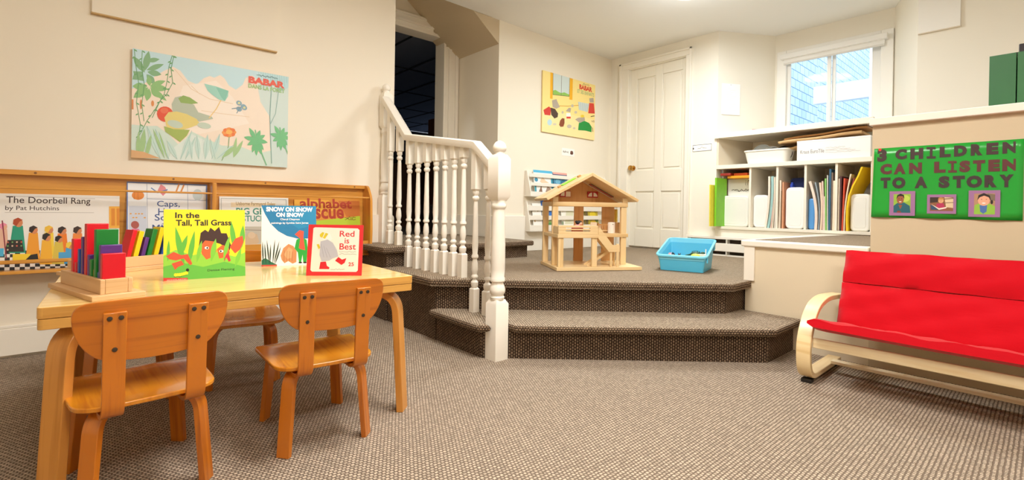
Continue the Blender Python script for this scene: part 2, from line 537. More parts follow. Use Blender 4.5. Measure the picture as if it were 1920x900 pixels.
struct('wall_back', MB().box(4.65, 4.77, 2.2, 2.52, 0, ZC).box(4.65, 4.77, 3.24, 3.62, 0, ZC).box(4.65, 4.77, 2.52, 3.24, 2.43, ZC)
       .box(4.72, 4.8, 2.5, 3.26, 0, 2.45), WALLB)
def slab(a, b, z0, z1, t=0.1):
    d = Vector((b[0] - a[0], b[1] - a[1])).normalized(); n = Vector((-d.y, d.x)) * t
    return MB().prism([a, b, (b[0] + n.x, b[1] + n.y), (a[0] + n.x, a[1] + n.y)], z0, z1)
struct('wall_bay_left', slab((5.2, 1.87), (4.65, 2.2), 1.57, ZC, -0.1), WALLB)
struct('wall_bay_window', MB().box(5.2, 5.3, 1.78, 1.95, 1.55, ZC).box(5.2, 5.3, 0.83, 0.98, 1.55, ZC).box(5.2, 5.3, 0.98, 1.78, 2.36, ZC).box(5.2, 5.3, 0.98, 1.78, 1.4, 1.6), WALLB)
struct('wall_bay_right', slab((4.65, 0.676), (5.2, 0.91), 1.3, ZC, -0.1), WALLB)
struct('wall_right', MB().box(4.65, 4.75, -3.0, 0.676, 1.2, ZC), WALLB)
struct('wall_bulkhead', MB().box(3.085, 4.66, -3.0, 0.625, 0, 1.266), WALLT)
struct('wall_front', MB().box(-2.4, 5.6, -3.1, -3.0, 0, ZC), WALLB)
struct('wall_side', MB().box(-2.5, -2.4, -3.1, 3.62, 0, ZC), WALLB)
struct('wall_deck', MB().box(3.085, 4.66, 0.625, 1.262, 0, 0.588), WALLD)
struct('trim_1', MB().box(3.06, 3.16, 0.628, 1.285, 0.588, ZD), TRIM, bevel=0.008, label='deck edge')
struct('trim_2', MB().box(3.07, 3.086, 1.205, 1.268, ZP, 0.59), TRIM, bevel=0.003)
struct('trim_3', MB().box(3.055, 4.66, -3.0, 0.634, 1.266, 1.304), TRIM, bevel=0.004)
struct('floor_deck', MB().prism([(3.16, 0.626), (3.16, 1.235), (4.66, 1.10), (4.66, 0.626)], 0.588, ZD + 0.002), CARPET_UP)
struct('floor_deck_board', MB().prism([(3.16, 1.235), (3.16, 1.27), (4.66, 1.27), (4.66, 1.10)], 0.588, ZD + 0.001), TRIM)

# carpeted corner platform, its lower step and the landing before the dark doorway
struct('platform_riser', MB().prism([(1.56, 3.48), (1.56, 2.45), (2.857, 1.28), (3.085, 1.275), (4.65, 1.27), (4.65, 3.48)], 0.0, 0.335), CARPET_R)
struct('floor_platform', MB().prism([(1.51, 3.06), (1.51, 2.428), (2.842, 1.225), (3.082, 1.225), (3.082, 1.268), (4.72, 1.268), (4.72, 3.498), (1.6, 3.498), (1.6, 3.06)], 0.333, ZP), CARPET_UP)
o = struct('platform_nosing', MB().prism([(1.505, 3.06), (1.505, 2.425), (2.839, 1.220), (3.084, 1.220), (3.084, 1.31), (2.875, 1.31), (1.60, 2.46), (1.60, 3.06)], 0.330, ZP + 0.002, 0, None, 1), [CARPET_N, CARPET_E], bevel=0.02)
o.modifiers['bevel'].segments = 4
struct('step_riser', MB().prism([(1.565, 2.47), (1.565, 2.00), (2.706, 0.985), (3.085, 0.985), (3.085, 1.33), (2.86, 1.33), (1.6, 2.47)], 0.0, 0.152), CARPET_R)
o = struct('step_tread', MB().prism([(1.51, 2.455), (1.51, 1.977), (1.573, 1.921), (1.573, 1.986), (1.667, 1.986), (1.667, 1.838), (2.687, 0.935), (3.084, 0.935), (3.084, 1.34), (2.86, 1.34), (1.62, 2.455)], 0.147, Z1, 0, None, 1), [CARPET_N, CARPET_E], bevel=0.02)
o.modifiers['bevel'].segments = 4
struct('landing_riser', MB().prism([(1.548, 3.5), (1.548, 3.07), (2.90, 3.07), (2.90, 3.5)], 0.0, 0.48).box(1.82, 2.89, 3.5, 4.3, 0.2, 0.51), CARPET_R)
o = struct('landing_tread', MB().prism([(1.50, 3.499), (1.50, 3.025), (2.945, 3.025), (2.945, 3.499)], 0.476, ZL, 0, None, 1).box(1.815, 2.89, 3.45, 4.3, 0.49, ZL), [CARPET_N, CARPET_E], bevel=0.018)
o.modifiers['bevel'].segments = 4

# skirting boards
struct('baseboard_left', MB().box(-2.4, 1.545, 3.478, 3.5, 0.012, 0.150).box(-2.4, 1.545, 3.484, 3.5, 0.150, 0.166), TRIM, bevel=0.004)
struct('baseboard_left_raised', MB().box(2.897, 4.648, 3.476, 3.5, ZP, 0.73), TRIM, bevel=0.004)
struct('baseboard_left_landing', MB().prism(bend([(1.60, ZL), (1.60, 0.735), (1.81, 0.735), (1.81, ZL)], 0.03), -3.5, -3.472, 0, Matrix(((1, 0, 0, 0), (0, 0, -1, 0), (0, 1, 0, 0), (0, 0, 0, 1)))), TRIM)
struct('baseboard_recess', MB().box(2.872, 2.895, 3.5, 4.17, ZL, 0.73), TRIM, bevel=0.004)

# dark doorway and the unlit room behind it
DARKC = paint('4d4f58', 0.8)
def doorway_casing():
    r = MB().box(2.735, 2.89, 4.165, 4.19, ZL, 2.47).box(2.765, 2.80, 4.150, 4.166, ZL, 2.45).box(2.85, 2.885, 4.150, 4.166, ZL, 2.40)
    r.box(2.715, 2.74, 4.17, 4.34, ZL, 2.57)
    r.box(1.9, 2.58, 4.165, 4.19, 2.57, 2.70).box(1.9, 2.58, 4.150, 4.166, 2.60, 2.625).box(1.9, 2.5, 4.150, 4.166, 2.67, 2.69)
    r.box(1.9, 2.72, 4.17, 4.34, 2.545, 2.575)
    return struct('trim_4', r, TRIM, bevel=0.003)
doorway_casing()
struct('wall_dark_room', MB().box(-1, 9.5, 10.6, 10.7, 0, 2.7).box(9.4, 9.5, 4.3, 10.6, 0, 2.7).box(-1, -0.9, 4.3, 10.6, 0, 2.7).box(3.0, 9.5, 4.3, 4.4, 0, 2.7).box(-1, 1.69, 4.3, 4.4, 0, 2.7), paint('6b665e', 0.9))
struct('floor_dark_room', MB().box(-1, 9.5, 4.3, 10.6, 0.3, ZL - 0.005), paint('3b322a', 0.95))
tiles = MB().box(-1, 9.5, 4.32, 10.7, 2.72, 2.8)
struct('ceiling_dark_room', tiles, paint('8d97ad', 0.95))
grid = MB()
for i in range(18): grid.box(-1 + i * 0.61, -0.975 + i * 0.61, 4.35, 10.6, 2.712, 2.72)
for j in range(6): grid.box(-1, 9.5, 4.7 + j * 1.22, 4.725 + j * 1.22, 2.712, 2.72)
struct('trim_5', grid, paint('23252b', 0.9))
cab = thing('storage_cabinet', 'dark brown cabinet in the unlit room behind the white railing', 'cabinet', (4.0, 6.2, ZL - 0.005))
DKB = wood('dark_brown', '4a2d1c', '38200f', 0.5, 'v', 40)
MB().box(2.2, 5.2, 6.1, 6.6, ZL - 0.005, 1.42).build('body', DKB, cab)
for i in range(4): MB().box(2.23 + i * 0.74, 2.93 + i * 0.74, 6.075, 6.1, ZL + 0.08, 1.38).build('door', DKB, cab, bevel=0.006)
MB().box(2.17, 5.23, 6.05, 6.63, 1.42, 1.46).build('top', paint('191512', 0.4), cab)
tl = thing('tall_cupboard', 'tall reddish brown cupboard just inside the dark doorway by its right casing', 'cupboard', (4.05, 5.6, ZL - 0.005))
MB().box(3.62, 4.3, 5.45, 5.95, ZL - 0.005, 2.06).build('body', wood('red_brown', '8a5a3c', '75482d', 0.5, 'v', 40), tl)
MB().box(3.64, 4.28, 5.43, 5.45, ZL + 0.05, 2.02).build('door', wood('red_brown', '8a5a3c', '75482d', 0.5, 'v', 40), tl)
bb = thing('waste_bin', 'black bin standing on the floor at the dark doorway edge', 'bin', (2.95, 4.75, ZL - 0.005))
MB().lathe([(0.11, 0), (0.14, 0.3), (0.146, 0.3), (0.146, 0.315), (0.13, 0.315), (0.10, 0.02)], 20, 0, Matrix.Translation((2.95, 4.75, ZL - 0.005))).build('bucket', BLACK, bb)

dl_ = bpy.data.lights.new('dark_room_fill', 'AREA'); dl_.shape = 'RECTANGLE'; dl_.size, dl_.size_y = 1.6, 1.0; dl_.energy = 9; dl_.color = (0.62, 0.76, 1.0)  # added dim bluish fill to lift the dark room; no window stands here
do_ = bpy.data.objects.new('dark_room_fill', dl_); do_.location = (7.6, 10.4, 1.5); do_.rotation_euler = Vector((-0.3, -1, 0.35)).to_track_quat('-Z', 'Y').to_euler(); COL.objects.link(do_)

# the white panelled door
door = thing('door_1', None, None, (4.70, 2.88, ZP)); door['kind'] = 'structure'
DW = paint('efe9da', 0.38)
d = MB().box(4.70, 4.74, 2.515, 3.245, ZP + 0.018, 2.425)
d.build('leaf', DW, door)
fr = MB()
for y0, y1 in ((2.515, 2.60), (2.835, 2.925), (3.16, 3.245)): fr.box(4.686, 4.70, y0, y1, ZP + 0.018, 2.425)
for z0, z1 in ((ZP + 0.018, 0.60), (1.02, 1.26), (2.31, 2.425)):
    for y0, y1 in ((2.60, 2.835), (2.925, 3.16)): fr.box(4.686, 4.70, y0, y1, z0, z1)
fr.build('rails_and_stiles', DW, door, bevel=0.004)
for y0, y1 in ((2.60, 2.835), (2.925, 3.16)):
    for z0, z1 in ((0.60, 1.02), (1.26, 2.31)):
        MB().box(4.692, 4.70, y0 + 0.022, y1 - 0.022, z0 + 0.022, z1 - 0.022).build('panel', DW, door, bevel=0.008)
kn = MB().lathe([(0.030, 0.0), (0.030, 0.006), (0.012, 0.010), (0.010, 0.035), (0.022, 0.042), (0.030, 0.055), (0.027, 0.068), (0.012, 0.075)], 18, 0, frame((4.686, 3.195, 1.29), (0, -1, 0), (0, 0, 1)))
km, kN, kL, kb = new_mat('brass')
kb.inputs['Base Color'].default_value = lin('c99a52'); kb.inputs['Metallic'].default_value = 1; kb.inputs['Roughness'].default_value = 0.25
kn.build('knob', km, door)
cas = MB().box(4.628, 4.652, 3.245, 3.36, ZP, 2.43).box(4.628, 4.652, 2.475, 2.535, ZP, 2.43).box(4.628, 4.652, 2.475, 3.36, 2.43, 2.50)
cas.box(4.615, 4.63, 3.335, 3.365, ZP, 2.505).box(4.615, 4.63, 2.47, 2.49, ZP, 2.505).box(4.615, 4.63, 2.47, 3.365, 2.485, 2.505)
cas.box(4.652, 4.72, 3.245, 3.262, ZP, 2.44).box(4.652, 4.72, 2.50, 2.516, ZP, 2.44).box(4.652, 4.72, 2.50, 3.26, 2.425, 2.44)
struct('trim_6', cas, TRIM, bevel=0.003)

# window: sliding sash, roller shade; neighbour's shingles and a white porch outside
win = thing('window_1', None, None, (5.2, 1.38, 1.6)); win['kind'] = 'structure'
cs = MB().box(5.175, 5.2, 1.76, 1.845, 1.572, 2.42).box(5.175, 5.2, 0.912, 1.0, 1.572, 2.42).box(5.175, 5.2, 1.0, 1.76, 2.355, 2.42).box(5.13, 5.174, 0.90, 1.86, 1.572, 1.60)
cs.build('casing', WHITE, win, bevel=0.004)
MB().box(5.201, 5.29, 1.757, 1.79, 1.60, 2.36).box(5.201, 5.29, 0.97, 1.003, 1.60, 2.36).box(5.201, 5.29, 1.003, 1.757, 2.33, 2.36).box(5.201, 5.29, 1.003, 1.757, 1.60, 1.63).build('frame', WHITE, win)
MB().box(5.21, 5.235, 1.385, 1.415, 1.63, 2.33).box(5.21, 5.235, 1.73, 1.757, 1.63, 2.33).box(5.21, 5.235, 1.415, 1.73, 1.63, 1.66).build('sash', WHITE, win)
MB().box(5.245, 5.27, 1.355, 1.383, 1.63, 2.33).box(5.245, 5.27, 1.003, 1.075, 1.63, 2.33).build('sash', WHITE, win)
MB().box(5.22, 5.224, 1.415, 1.73, 1.66, 2.33).build('pane', glass(), win)
MB().box(5.255, 5.259, 1.075, 1.355, 1.63, 2.33).build('pane', glass(), win)
sh = thing('roller_shade', 'white roller shade wound up at the top of the window', 'blind', (5.16, 1.37, 2.36))
MB().box(5.115, 5.172, 0.945, 1.80, 2.325, 2.375).build('cassette', paint('e9e7e2', 0.45), sh, bevel=0.004)
MB().box(5.15, 5.156, 0.97, 1.775, 2.285, 2.33).build('fabric', paint('eeece7', 0.8), sh)
MB().box(5.146, 5.16, 0.97, 1.775, 2.275, 2.29).build('hem_bar', paint('d9d6cf', 0.5), sh)
sw = MB().box(6.9, 7.0, 1.72, 5.2, 0, 4.5)
struct('wall_neighbour', MB().box(5.7, 7.7, 2.2, 2.4, 0.0, 5.0), shingle())
struct('wall_neighbour_far', MB().box(7.7, 14.0, 2.42, 2.6, 0.0, 6.0), shingle())
struct('wall_neighbour_end', MB().box(13.9, 14.0, -4.0, 2.4, 0.0, 6.0), shingle())
po = thing('porch_railing', 'white porch post and wide white beam outside the window', 'railing', (7.0, 1.5, 0))
PW = paint('fbfbfb', 0.6)
MB().box(7.0, 7.12, 1.33, 1.46, 0, 3.2).build('post', PW, po)
MB().box(7.0, 7.1, 1.461, 2.05, 2.22, 2.44).build('beam', PW, po)
struct('floor_outside', MB().box(5.6, 14, -2.0, 5.0, -0.1, 0.0), paint('8f9aa3', 0.9))
sun = bpy.data.lights.new('daylight', 'SUN'); sun.energy = 2.0; sun.angle = R(8); sun.color = (0.9, 0.95, 1.0)
so = bpy.data.objects.new('daylight', sun); COL.objects.link(so)
so.rotation_euler = Vector((0.80, 0.30, -0.9)).to_track_quat('-Z', 'Y').to_euler()

# ================================================================== STAIR RAILING
RX = 1.69
rl = thing('stair_railing', 'white painted wooden railing with turned balusters at the edge of the carpeted platform', 'railing', (RX, 2.7, 0))
BAL = [(0.018, 0.0), (0.0225, 0.014), (0.0225, 0.03), (0.012, 0.042), (0.012, 0.05), (0.02, 0.058), (0.02, 0.066), (0.013, 0.075), (0.0195, 0.105), (0.0175, 0.14), (0.012, 0.165), (0.021, 0.175), (0.021, 0.185), (0.015, 0.195), (0.0185, 0.24)]
def baluster(y, z0, zs, zt, ztop):
    L = zt - zs
    M = Matrix.Translation((RX, y, zs))
    pr = [(r, min(z, L * 0.6)) for r, z in BAL] + [(0.013, L - 0.075), (0.0115, L - 0.06), (0.019, L - 0.052), (0.021, L - 0.043), (0.019, L - 0.034), (0.012, L - 0.028), (0.020, L - 0.014), (0.018, L)]
    mb = MB().lathe(pr, 14, 0, M)
    h = 0.0215
    for a, b in ((z0, zs), (zt, ztop)):
        c = 0.01
        vs = []
        lv = [(a, h if a == z0 else 0.013), (a + (0 if a == z0 else c), h), (b - (c if a == z0 else 0), h), (b, 0.013 if a == z0 else h)]
        for z, q in lv: vs += [(RX - q, y - q, z), (RX + q, y - q, z), (RX + q, y + q, z), (RX - q, y + q, z)]
        fs = [(3, 2, 1, 0), (12, 13, 14, 15)]
        for k in range(3):
            for i in range(4):
                j = (i + 1) % 4; fs.append((k * 4 + i, k * 4 + j, k * 4 + 4 + j, k * 4 + 4 + i))
        mb.add(vs, fs)
    mb.build('baluster', TRIM, rl)
PATH = [(3.41, 1.625), (3.05, 1.293), (2.235, 1.165), (1.985, 0.965)]
def railz(y):
    for (ya, za), (yb, zb) in zip(PATH, PATH[1:]):
        if yb <= y <= ya: return za + (zb - za) * (ya - y) / (ya - yb)
    return PATH[-1][1]
for y in (3.31, 3.17): baluster(y, ZL, 0.625, 1.21 if y > 3.25 else 1.20, railz(y) - 0.01)
for y in (3.02, 2.90, 2.785, 2.67, 2.565, 2.46, 2.36): baluster(y, ZP, 0.527, 1.096, railz(y) - 0.01)
for y in (2.235, 2.115): baluster(y, Z1, 0.335, 0.90, railz(y) - 0.01)
hr = MB()
sec = [(-0.03, -0.018), (0.03, -0.018), (0.034, 0.0), (0.034, 0.022), (0.02, 0.03), (-0.02, 0.03), (-0.034, 0.022), (-0.034, 0.0)]
vs, fs = [], []
for k, (y, z) in enumerate(PATH):
    a = Vector(PATH[max(k - 1, 0)]); b = Vector(PATH[k]); c = Vector(PATH[min(k + 1, 3)])
    t1 = (b - a).normalized() if k else (c - b).normalized(); t2 = (c - b).normalized() if k < 3 else t1
    t = (t1 + t2).normalized(); nn = Vector((-t.y, t.x)); nn = nn if nn.y > 0 else -nn
    q = 1 / max(0.5, nn.dot(Vector((-t1.y, t1.x)) if -t1.y * 0 + t1.x > 0 else -Vector((-t1.y, t1.x))))
    for sx, sz in sec: vs.append((RX + sx, y + nn.x * sz * q, z + nn.y * sz * q))
for k in range(3):
    for i in range(8):
        j = (i + 1) % 8; fs.append((k * 8 + i, k * 8 + j, k * 8 + 8 + j, k * 8 + 8 + i))
fs += [tuple(range(8)), tuple(range(24, 32))]
hr.add(vs, fs).build('handrail', TRIM, rl)
def newel(cx, cy, h, z0, zs, zb, zt, ztop):
    """square foot z0..zs, turned shaft zs..zb, square head zb..zt, cap to ztop"""
    M = Matrix.Translation((cx, cy, 0))
    mb = MB()
    def sq(a, b, ca, cb):
        lv = [(a, h - ca), (a + ca * 1.6, h), (b - cb * 1.6, h), (b, h - cb)]
        vs = []
        for z, q in lv: vs += [(cx - q, cy - q, z), (cx + q, cy - q, z), (cx + q, cy + q, z), (cx - q, cy + q, z)]
        fs = [(3, 2, 1, 0), (12, 13, 14, 15)]
        for k in range(3):
            for i in range(4):
                j = (i + 1) % 4; fs.append((k * 4 + i, k * 4 + j, k * 4 + 4 + j, k * 4 + 4 + i))
        mb.add(vs, fs)
    sq(z0, zs, 0.0, 0.014); sq(zb, zt, 0.014, 0.014)
    s = h / 0.04
    L = zb - zs
    pr = [(0.034, 0), (0.036, 0.012), (0.030, 0.020), (0.038, 0.035), (0.040, 0.050), (0.034, 0.072), (0.028, 0.088), (0.037, 0.097), (0.037, 0.112), (0.033, 0.12), (0.0365, 0.16), (0.036, L * 0.55), (0.031, L - 0.07), (0.030, L - 0.045), (0.037, L - 0.035), (0.037, L - 0.02), (0.033, L - 0.012), (0.034, L)]
    mb.lathe([(r * s, zs + z) for r, z in pr], 20, 0, M)
    mb.build('newel_post', TRIM, rl)
    hh = ztop - zt
    MB().lathe([(0.026 * s, zt), (0.024 * s, zt + hh * 0.18), (0.032 * s, zt + hh * 0.3), (0.034 * s, zt + hh * 0.45), (0.034 * s, zt + hh * 0.55), (0.030 * s, zt + hh * 0.72), (0.020 * s, zt + hh * 0.9), (0.004, ztop)], 20, 0, M).build('newel_cap', TRIM, rl)
newel(1.620, 1.940, 0.043, 0.0, 0.318, 0.84, 1.085, 1.16)
newel(1.715, 3.448, 0.038, ZL, 0.895, 1.41, 1.69, 1.76)

# ================================================================== ROOM LAMP AND ADDED FILL PANELS
def ceiling_lamp(x, y, power, col, label, r=0.17, drop=0.22):
    t = thing('ceiling_lamp', label, 'ceiling lamp', (x, y, ZC))
    MB().lathe([(r * 0.95, ZC - 0.035), (r, ZC - 0.03), (r, ZC)], 28, 0, Matrix.Translation((x, y, 0))).build('base', WHITE, t)
    MB().lathe([(0.01, ZC - 0.075), (r * 0.5, ZC - 0.068), (r * 0.8, ZC - 0.054), (r * 0.93, ZC - 0.036)], 28, 0, Matrix.Translation((x, y, 0))).build('diffuser', glow('fff6e6', 2.2), t)
    lamp('lamp_light', (x, y, ZC - 0.08), power, 2 * r, 2 * r, col, power * 0.14)
    return t
def fill_panel(x, y, power, col, label, lx=0.6, ly=1.2):  # added unseen panel that fills in light on the lower floor
    t = thing('fill_light_panel', label, 'ceiling lamp', (x, y, ZC))
    MB().box(x - lx / 2, x + lx / 2, y - ly / 2, y + ly / 2, ZC - 0.05, ZC).build('frame', WHITE, t, bevel=0.006)
    MB().box(x - lx / 2 + 0.03, x + lx / 2 - 0.03, y - ly / 2 + 0.03, y + ly / 2 - 0.03, ZC - 0.056, ZC - 0.0505).build('diffuser', glow('fff6e6', 2.2), t)
    lamp('lamp_light', (x, y, ZC - 0.062), power, lx - 0.06, ly - 0.06, col, power * 0.10)
    return t
ceiling_lamp(3.52, 1.885, LAMP_MAIN, (0.90, 0.965, 1.0), 'round white ceiling lamp above the carpeted platform', 0.24)
fill_panel(0.3, -1.0, FILL_FRONT, (1.0, 0.93, 0.83), 'added fill light panel behind the viewpoint over the lower floor')
fill_panel(1.25, 1.05, FILL_SIDE, (1.0, 0.985, 0.965), 'added fill light panel out of view over the open carpet by the red settee')

# ================================================================== TABLE AND CHAIRS
TZ = 0.53
def radial(cx, cy, ang, z=0.0):
    """local frame whose y points outward along ang"""
    return Matrix.Translation((cx, cy, z)) @ Matrix.Rotation(ang - PI / 2, 4, 'Z')
tb = thing('activity_table', 'low maple topped wooden table with splayed bent legs standing by the left wall', 'table', (0.434, 2.075, 0), R(-1.5))
TM = tb.matrix_basis.copy()
HX, HY = 0.527, 0.405
MB().prism(rrect(2 * HX, 2 * HY, 0.012, 3), TZ - 0.030, TZ, 0, TM, side=1).build('tabletop', [TABLEW, TABLEE], tb, bevel=0.002)
MB().prism(rrect(2 * HX - 0.002, 2 * HY - 0.002, 0.012, 3), TZ - 0.058, TZ - 0.0312, 0, TM).build('under_frame', TABLEE, tb, bevel=0.0015)
for sx in (-1, 1):
    for sy in (-1, 1):
        a = math.atan2(sy, sx)
        M = TM @ radial(sx * (HX - 0.085), sy * (HY - 0.085), a)
        pth = bend([(-0.11, TZ - 0.072), (0.055, TZ - 0.072), (0.083, 0.0)], 0.075, 9)
        MB().strip(pth, -0.030, 0.030, 0.026, 0, M).build('leg', TABLEL, tb, bevel=0.002)

def chair_at_origin(label):
    t = thing('child_chair', label, 'chair', group='bent plywood chairs around the low table')
    # seat, dished
    def outline():
        pts = [(-0.155, -0.185), (0.155, -0.185), (0.178, 0.19), (-0.178, 0.19)]
        return bend([((pts[0][0] + pts[1][0]) / 2, pts[0][1])] + [pts[1], pts[2], pts[3], pts[0]] + [((pts[0][0] + pts[1][0]) / 2, pts[0][1])], 0.075, 8)[:-1]
    def zf(x, y):
        return 0.285 - 0.010 * math.cos(min(1.0, abs(y + 0.02) / 0.2) * PI / 2) * math.cos(min(1.0, abs(x) / 0.18) * PI / 2) - 0.012 * max(0, (y - 0.10) / 0.09) ** 2 + 0.004 * max(0, (-y - 0.1) / 0.085)
    MB().plate(outline(), zf, 0.013, 8).build('seat', CHAIRS, t, bevel=0.003)
    # backrest: curved plate, wider at the top
    ol = [(-0.166, 0.556), (-0.170, 0.530)]
    top = bend([(0, 0.562), (0.168, 0.556), (0.160, 0.47), (0.118, 0.410), (0, 0.402), (-0.118, 0.410), (-0.160, 0.47), (-0.168, 0.556), (0, 0.562)], 0.042, 6)[:-1]
    def back(x, z): return -0.232 + 0.9 * x * x - (z - 0.40) * 0.10
    b = MB()
    n = len(top); rings = 7
    P = [(0, 0.482)]
    for k in range(1, rings + 1):
        for q in top: P.append((q[0] * k / rings, 0.482 + (q[1] - 0.482) * k / rings))
    vs = [(x, back(x, z), z) for x, z in P] + [(x, back(x, z) + 0.011, z) for x, z in P]
    nt = len(P); fs = []
    for i in range(n):
        j = (i + 1) % n
        fs.append((0, 1 + j, 1 + i)); fs.append((nt, nt + 1 + i, nt + 1 + j))
        for k in range(rings - 1):
            a, c = 1 + k * n, 1 + (k + 1) * n
            fs.append((a + i, a + j, c + j, c + i)); fs.append((nt + a + i, nt + c + i, nt + c + j, nt + a + j))
        e = 1 + (rings - 1) * n
        fs.append((e + i, e + j, nt + e + j, nt + e + i))
    b.add(vs, fs).build('backrest', CHAIRW_H, t, bevel=0.002)
    # two bent supports
    for sx in (-1, 1):
        x = sx * 0.087
        pth = bend([(-0.06, 0.259), (-0.175, 0.258), (-0.226, 0.275), (-0.233, 0.40), (-0.2455, 0.532)], 0.035, 7)
        s = MB().strip(pth, x - 0.0225, x + 0.0225, 0.011).build('back_support', CHAIRW, t, bevel=0.0015)
        for bx, bz in ((-0.011, 0.518), (0.011, 0.518), (0.0, 0.440)):
            y = -0.2395 - (bz - 0.40) * 0.096
            MB().lathe([(0.0058, 0.0), (0.0052, 0.002), (0.002, 0.0026)], 10, 0, Matrix.Translation((x + bx, y, bz)) @ Matrix.Rotation(PI / 2, 4, 'X')).build('bolt', DARKMETAL, s)
    for sx in (-1, 1):
        for sy, y0 in ((-1, -0.165), (1, 0.175)):
            a = math.atan2(sy * 0.9, sx)
            M = radial(sx * 0.098, y0 - sy * 0.035, a)
            pth = bend([(-0.09, 0.262), (0.022, 0.262), (0.046, 0.0)], 0.062, 9)
            MB().strip(pth, -0.0215, 0.0215, 0.017, 0, M).build('leg', CHAIRW, t, bevel=0.0015)
    return t
c1 = chair_at_origin('honey coloured child chair before the right end of the table')
c2 = copy_tree(c1); c3 = copy_tree(c1); c4 = copy_tree(c1)
c2['label'] = 'amber child chair nearest the viewer, its back before the left end of the table'
c3['label'] = 'child chair across the table, its dark seat showing between the two near chairs'
c4['label'] = 'child chair across the table, mostly hidden behind the nearest chair'
for c, (x, y, a) in zip((c1, c2, c3, c4), ((0.607, 1.745, -4.6), (0.110, 1.755, 5.0), (0.535, 2.52, 170.0), (0.12, 2.56, 180.0))):
    c.location = (x, y, 0); c.rotation_euler = (0, 0, R(a))

# ---- books standing on the table
def hardcover(label, BL, BR, h, t, tilt, art, base, edge, grp=None, dz=TZ, name='picture_book', pages='f4efe2'):
    """a closed book standing with its front cover between the ground points BL and BR, leaning back by tilt"""
    BL, BR = Vector((BL[0], BL[1], dz)), Vector((BR[0], BR[1], dz))
    x = (BR - BL); w = x.length; x.normalize()
    back = Vector((-x.y, x.x, 0))
    up = (Vector((0, 0, 1)) * math.cos(tilt) + back * math.sin(tilt)).normalized()
    M = frame(BL, x, up)
    r = thing(name, label, 'book', ((BL + BR) / 2)[:], 0, grp)
    c = MB()
    c.box(0, w, 0, h, -0.0022, 0, 0, M).box(0, w, 0, h, -t, -t + 0.0022, 0, M).box(0, 0.0022, 0, h, -t + 0.0022, -0.0022, 0, M)
    c.build('cover', paint(base, 0.3), r)
    MB().box(0.0026, w - 0.004, 0.004, h - 0.004, -t + 0.0026, -0.0026, 0, M).build('pages', paint(pages, 0.8), r)
    return r, M, w
def print_on(r, M, art, names=('cover_picture',)):
    art.build(names[0], M, r)

# In the Tall, Tall Grass
w, h = 0.2505, 0.250
r, M, w = hardcover('yellow and green picture book of tall grass standing on the table', (0.186, 2.024), (0.436, 2.008), h, 0.010, R(8), None, 'f3df1c', 'fff')
a = Art(w, h, [(310, 394), (458, 392), (460, 517), (306, 527)])
a.fill('f5e11c')
rr = random.Random(3)
a.poly('8fcf3f', [(306, 480), (330, 468), (360, 478), (400, 470), (440, 480), (462, 470), (462, 530), (306, 530)])
a.poly('62b83f', [(306, 500), (340, 492), (380, 500), (420, 490), (462, 500), (462, 530), (306, 530)])
for x0, y0, x1, y1, ww in ((345, 500, 330, 425, 6), (352, 500, 365, 432, 5), (335, 485, 352, 440, 5), (440, 470, 432, 412, 5), (452, 465, 455, 420, 5), (420, 490, 425, 440, 5), (315, 490, 318, 450, 3)): a.leaf('5fb53a', x0, y0, x1, y1, ww)
a.poly('3c1f16', [(372, 462), (376, 436), (384, 430), (390, 434), (394, 426), (402, 432), (410, 424), (414, 436), (424, 436), (432, 458), (430, 468), (412, 456), (396, 452)])
a.poly('e0622b', [(374, 462), (384, 450), (402, 452), (406, 470), (396, 482), (386, 486), (378, 476)])
a.poly('e0622b', [(406, 466), (416, 458), (428, 462), (430, 474), (420, 482), (410, 484)])
a.ell('fffdf2', 387, 464, 4, 2.6); a.ell('2a1a14', 388, 464, 1.8, 1.8); a.ell('fffdf2', 414, 470, 4, 2.6); a.ell('2a1a14', 413, 470, 1.8, 1.8)
for x0, y0, x1, y1, ww in ((395, 490, 404, 446, 5), (418, 485, 430, 440, 4), (368, 492, 378, 450, 4), (440, 500, 452, 462, 4)): a.leaf('7cc63b', x0, y0, x1, y1, ww)
a.poly('d9512f', [(312, 480), (326, 472), (340, 478), (352, 476), (360, 494), (356, 497), (344, 484), (330, 488), (318, 486)])
a.poly('e2552e', [(430, 462), (440, 446), (454, 440), (456, 452), (450, 466), (440, 474)])
a.poly('d7263c', [(418, 490), (424, 476), (428, 474), (432, 488), (428, 490), (424, 482)])
a.poly('d9512f', [(322, 494), (340, 488), (345, 496), (334, 500), (328, 506)])
for k in range(6): a.ell('f7e420', 329 + k * 4, 516 - 0.35 * (k - 2) ** 2 * 0.4 - k * 0.6, 3.2, 3.2)
a.ell('262016', 351, 506, 3, 3); a.squiggle('262016', 326, 520, 350, 516, 0.6, 4)
a.rect('d8352c', 306.3, 521, 351, 528); a.text('fff4e6', 'SCHOLASTIC', 313, 526, 349, 522.4, 0.01)
a.text('17140f', 'In the', 330, 409.5, 374, 398.5, 0.022); a.text('17140f', 'Tall, Tall Grass', 331, 425.5, 432.5, 410.5, 0.022)
a.text('26311a', 'Denise Fleming', 388, 510, 439, 501.5)
a.build('cover_picture', M, r)
